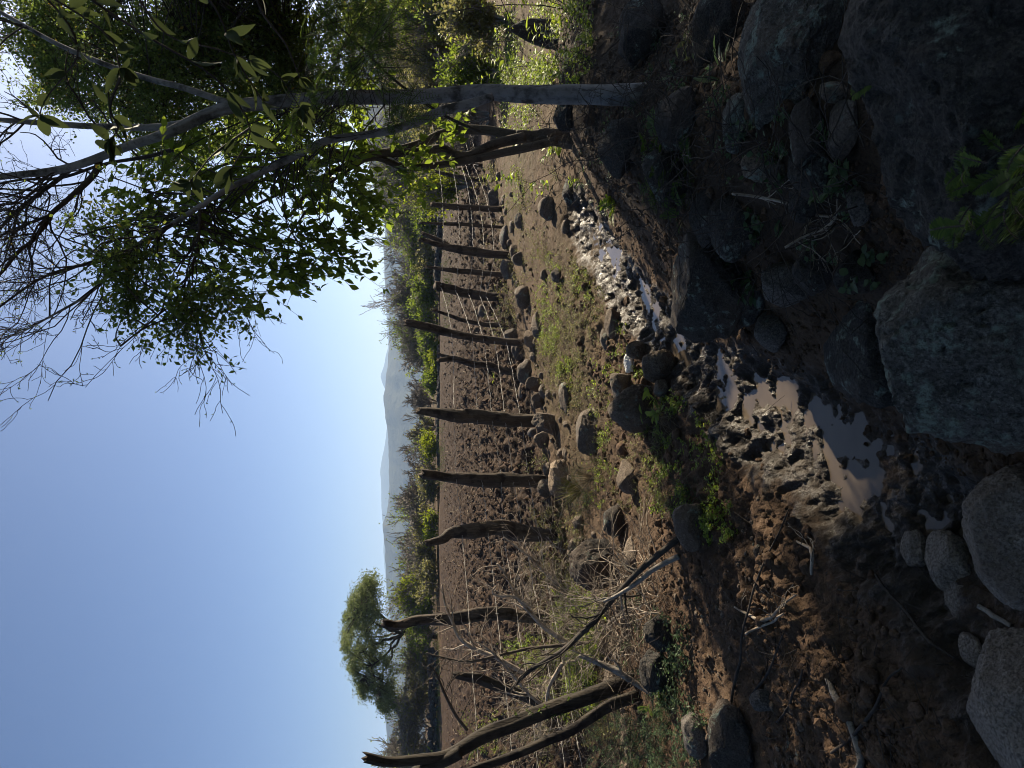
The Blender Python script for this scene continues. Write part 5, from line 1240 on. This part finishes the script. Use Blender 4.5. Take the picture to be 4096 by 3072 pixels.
grassy('dry_grass', [(4, 1080, 240, 1300, 1300, 3), (4, 1560, 1000, 1800, 1640, 2.5), (6, 1300, 0, 1700, 700, 4), (6, 1300, 850, 1800, 1500, 3), (6, 1700, 1300, 2212, 1659, 2), (2, 1000, 1000, 1500, 1659, 1.2), (2, 1000, 0, 1600, 600, 2), (4, 1240, 0, 1700, 1000, 2.5), (4, 1560, 1000, 2212, 1659, 2.5)], 4200, .12, .0013, 'straw', 41, 8)
grassy('green_grass', [(4, 1540, 1380, 1720, 1620, 3), (6, 1380, 50, 1680, 560, 3), (6, 1750, 1350, 2212, 1659, 3), (4, 1880, 320, 2000, 480, 1), (5, 0, 1500, 260, 1659, 1), (4, 1060, 250, 1200, 480, 1), (6, 660, 900, 720, 1500, .1)], 1300, .14, .0016, 'leaf_cool', 42, 12)
grassy('far_grass', [(6, 690, 820, 722, 1560, 4), (4, 735, 1100, 748, 1500, 1), (4, 770, 0, 790, 500, 1)], 1500, .30, .008, 'far_green', 43, 6)

# plants one can tell apart
def P_(k, X, Y, dz=0.0): 
    p = hit(*cp(k, X, Y)); return p+np.array([0, 0, dz])
def plant(label, B, H, stems, nl, ln, leafm='leaf_cool', wr=.5, lean=.5, spreadr=.02, seed=1, name='leafy_plant', group=None, cat='plant', droop=.22):
    rg = np.random.default_rng(seed); t = empty(name, B); st, LV = [], []
    bs = [np.array(B)+np.array([rg.normal()*spreadr, rg.normal()*spreadr, -.01]) for _ in range(stems)]
    sprigs(bs, H, nl, ln, rg, st, LV, lean, wr); flush(t, st, LV, leafm, 'twig', True, droop=droop); tag(t, label, cat, group); return t
def fern(label, B, nf, L, leafm='fern', seed=1, up=.7, group='feathery-leaved plants', spread_=.02, lead=None):
    rg = np.random.default_rng(seed); t = empty('feathery_plant', B); st, LV = [], []
    for i in range(nf):
        az = rg.uniform(0, 2*pi); d = nrm(np.array([cos(az), sin(az), up*rg.uniform(.4, 1.8)])); l = L*rg.uniform(.55, 1.2); b0 = np.array(B)+rg.normal(size=3)*spread_*np.array([1, 1, .6])
        m = 20; f = np.linspace(.18, 1, m)[:, None]; pos = b0+d*l*f+np.array([0, 0, -.38*l])*f**2
        s = np.linspace(0, 1, 7)[:, None]; st.append((b0+d*l*s+np.array([0, 0, -.38*l])*s**2, np.linspace(.0016, .0007, 7), 0))
        sd = nrm(np.cross(d, [0, 0, 1])+rg.normal(size=3)*.25); upv = np.cross(sd, d)
        w_ = l*.26*np.sin(np.clip(f[:, 0]*1.05-.1, 0, 1)*pi*.93+.2)**.7
        for sg in (-1, 1):
            LV.append((pos, nrm(sd*sg+d*.45+rg.normal(size=(m, 3))*.08), np.repeat(upv[None], m, 0)+rg.normal(size=(m, 3))*.1, w_, w_*.27))
    flush(t, st, LV, leafm, 'twig', False, name='fronds'); tag(t, label, 'fern', group); return t
fern('big clump of feathery fronds in the near corner below the lichen boulder', at(592, 1000, .85), 40, .072, seed=1, spread_=.04)
fern('feathery fronds at the very corner right of the blackish boulder', at(776, 930, .95), 16, .065, seed=2, spread_=.04)
fern('feathery plant growing from the wall left of the trunk stones', P_(2, 2190, 1080, .05), 34, .17, seed=3, spread_=.06)
fern('feathery bush lowest on the wall above the dry stems', P_(3, 110, 1180, .04), 26, .14, seed=4, spread_=.06)
fern('small feathery plant at the shaded end of the rut', P_(2, 1835, 1275, .0), 16, .16, 'leaf_bright', 5)
fern('tiny feathery sprig on the brown bank by the overhanging boulder', P_(5, 110, 340), 9, .08, 'leaf_bright', 6)
fern('feathery tuft at the foot of the pale broken branch', P_(6, 2150, 1240), 22, .13, seed=7, spread_=.06)
plant('seedling with long spear-shaped leaves beside the pointed grey stone', at(*cp(3, 380, 430), 2.55), .12, 3, 6, .13, 'leaf_cool', .17, .5, .01, 11, droop=.3)
plant('small yellow-tipped sprig above the spear-leaved seedling', at(*cp(3, 160, 320), 2.9), .10, 3, 8, .05, 'leaf_dry', .35, .5, .02, 12)
plant('creeping leafy plant trailing over the dark stone', P_(3, 620, 1480, .03), .11, 12, 14, .030, 'leaf_cool', .7, .8, .05, 13)
plant('small round-leaved sprig between the two dry stems', P_(3, 960, 1560, .02), .07, 4, 8, .026, 'leaf_cool', .75, .7, .03, 14)
plant('trefoil sprig growing against the lichen boulder edge', P_(5, 1330, 120, .03), .07, 6, 9, .026, 'leaf_cool', .75, .7, .04, 15)
plant('broad-leaved plant beside the plain rounded grey stone', P_(5, 520, 240, .02), .11, 7, 9, .055, 'leaf_cool', .42, .7, .03, 16)
plant('pale trefoil sprig below the smooth pale slab', P_(3, 1080, 1010, .02), .08, 6, 9, .028, 'leaf_cool', .75, .7, .04, 17)
plant('trefoil leaves low on the blackish boulder at the near edge', at(*cp(3, 2090, 640), 1.0), .05, 3, 5, .022, 'leaf_cool', .8, .6, .015, 18)
plant('leafy sprig in the gap above the squarish block', P_(3, 690, 1040, .03), .07, 6, 9, .024, 'leaf_cool', .7, .7, .04, 19)
plant('large-leaved sapling lit by the sun left of the multi-stemmed tree', P_(2, 1240, 1110), .42, 3, 9, .12, 'leaf_bright', .45, .35, .03, 21, 'sapling', None, 'sapling')
plant('second large-leaved sapling, lower and nearer the rut', P_(2, 1420, 1190), .34, 3, 8, .11, 'leaf_bright', .42, .4, .03, 22, 'sapling', None, 'sapling')
plant('young leafy plant at the foot of the multi-stemmed tree', P_(2, 1500, 960), .26, 6, 9, .075, 'leaf_bright', .45, .5, .05, 23)
plant('small leafy plant right at the rut bend under the tree', P_(2, 1620, 1160), .18, 4, 8, .05, 'leaf_bright', .4, .5, .04, 24)
plant('round light green bush just right of the flat-topped post', P_(2, 1090, 1115), .34, 26, 16, .045, 'leaf_dry', .5, .35, .12, 25, 'round_bush', None, 'bush')
plant('spiky sunlit sprig standing against the black pointed boulder', P_(2, 1500, 245, .08), .30, 4, 8, .10, 'leaf_bright', .2, .4, .04, 26)
plant('tall thin sapling with sunlit leaves behind the pale trunk', P_(2, 1320, 440), .95, 3, 18, .085, 'leaf_bright', .45, .25, .06, 27, 'sapling', None, 'sapling')
plant('leafy sapling with a few yellow leaves right of the pale trunk', P_(2, 1240, 250), .95, 4, 16, .08, 'leaf_bright', .45, .3, .10, 28, 'sapling', None, 'sapling')
plant('arching leafy stem at the right border over the black boulder', P_(2, 1540, 60), .75, 4, 12, .085, 'leaf_bright', .4, .4, .06, 29, 'sapling', None, 'sapling')
plant('sapling between the pale trunk and the multi-stemmed tree', P_(2, 1420, 740), .55, 4, 11, .085, 'leaf_bright', .42, .4, .08, 30, 'sapling', None, 'sapling')
plant('small glossy plant in front of the big half-buried boulder', P_(4, 2150, 1010), .14, 4, 7, .07, 'leaf_bright', .4, .6, .03, 31)
plant('bright leafy plant between the crooked post stones and the field', P_(4, 1090, 800), .16, 3, 7, .06, 'leaf_bright', .4, .5, .03, 32)
plant('clump of bright round-leaved weeds beside the block-shaped stone', P_(7, 260, 110), .06, 9, 9, .020, 'leaf_bright', .75, .6, .06, 33)
plant('fresh leafy shoot in the brush heap by the arching branch', P_(6, 1450, 870, .25), .22, 3, 9, .06, 'leaf_bright', .4, .5, .03, 34)
# tuft of long dry-green blades
def tuft(label, B, n, H, mat, seed):
    rg = np.random.default_rng(seed); s = np.linspace(0, 1, 8); az = rg.uniform(0, 2*pi, n); sp = rg.uniform(.2, 1.0, n)
    d = nrm(np.stack([np.cos(az)*sp, np.sin(az)*sp, np.ones(n)], 1)); h = H*rg.uniform(.5, 1.2, n)
    Q = np.array(B)[None, None]+d[:, None]*h[:, None, None]*s[None, :, None]-np.array([0, 0, 1])*(h*.35*sp)[:, None, None]*(s**2.2)[None, :, None]
    a = Acc(); tubes(a, Q, np.linspace(1, .2, 8)[None]*.003*np.ones((n, 1)), 3); o = a.build('grass_tuft', M[mat], base=B); tag(o, label, 'grass tuft')
tuft('stiff arching grass tuft at the foot of the notched thick post', P_(4, 1640, 1520), 110, .34, 'leaf_dry', 51)
tuft('dry grass tuft beside the sharp wedge-shaped stone', P_(4, 1700, 1440), 70, .26, 'straw', 52)
tuft('small green grass tuft by the overhanging black boulder', P_(5, 420, 70, .03), 26, .12, 'leaf_cool', 53)

# leafy branch hanging close to the lens from the upper right
def overhang():
    rg = np.random.default_rng(71); B = at(800, 60, 1.7)
    t = empty('overhanging_branch', B); tw = []; LV = []
    twigs_ = [[(820, 40), (770, 90), (730, 150), (690, 215), (640, 250), (600, 232)], [(810, 170), (760, 215), (712, 235), (668, 262)], [(820, -10), (755, 60), (716, 78), (690, 62), (667, 44), (652, 40)], [(800, 120), (735, 165), (718, 220), (695, 275), (660, 300)],
              [(815, 250), (760, 260), (725, 285), (690, 300)], [(690, 120), (660, 110), (640, 118), (626, 108)], [(790, 20), (735, 105), (700, 120)], [(640, 250), (615, 215), (598, 200), (586, 190)]]
    for i, pl in enumerate(twigs_):
        Yv = 1.25+.12*(i % 4); P = catmull([at(u, v, Yv+.03*j) for j, (u, v) in enumerate(pl)], 20); tw.append((P, np.linspace(.0026, .0012, 20), 0))
        for j in list(range(4, 20, 3))+[19]:
            if rg.uniform() < .25: continue
            td = nrm(P[j]-P[j-1]); n = rg.integers(1, 4) if j < 19 else 4
            for q in range(n):
                LV.append((P[j][None], nrm(td*.5+rg.normal(size=3)*.65+np.array([0, 0, -.25]))[None], (rv(rg, 1)+np.array([0, -.4, .3])), np.array([rg.uniform(.026, .060)]), np.array([rg.uniform(.013, .026)])))
    main = catmull([at(1150, -700, 3.4), at(930, -300, 2.0), at(845, -60, 1.45), at(822, 60, 1.38), at(816, 170, 1.34), at(813, 256, 1.3)], 20); tw.append((main, np.linspace(.012, .0022, 20), 0))
    a = Acc(); tubes(a, np.array([x[0] for x in tw]), np.array([x[1] for x in tw]), 6); o = a.build('stem', M['twig']); attach(o, t)
    pos, d, nm, ln, wd = [np.concatenate([x[i] for x in LV]) for i in range(5)]
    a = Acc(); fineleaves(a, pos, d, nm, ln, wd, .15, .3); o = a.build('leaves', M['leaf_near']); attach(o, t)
    tag(t, 'blurred leafy branch hanging closest to the camera at the upper right', 'branch')
overhang()

# crumpled white scrap by the rut
def scrap():
    u, v = cp(4, 1945, 715); B = hit(u, v); B[2] = float(hfull([B[0]], [B[1]])[0]); rg = np.random.default_rng(8)
    v_, f = ICO[4]; p = v_*np.array([.055, .035, .03])*(1+.45*fbm(v_[:, 0]*2, v_[:, 1]*2, v_[:, 2]*2, 5, 3)+.35*(1-np.abs(fbm(v_[:, 0]*4, v_[:, 1]*4, v_[:, 2]*4, 6, 2))))[:, None]
    a = Acc(); a.add(p+np.array([0, 0, .02]), f); o = a.build('plastic_scrap', M['plastic'], smooth=False); o.location = B; tag(o, 'crumpled white plastic scrap behind the broad pitted boulder', 'litter')
scrap()
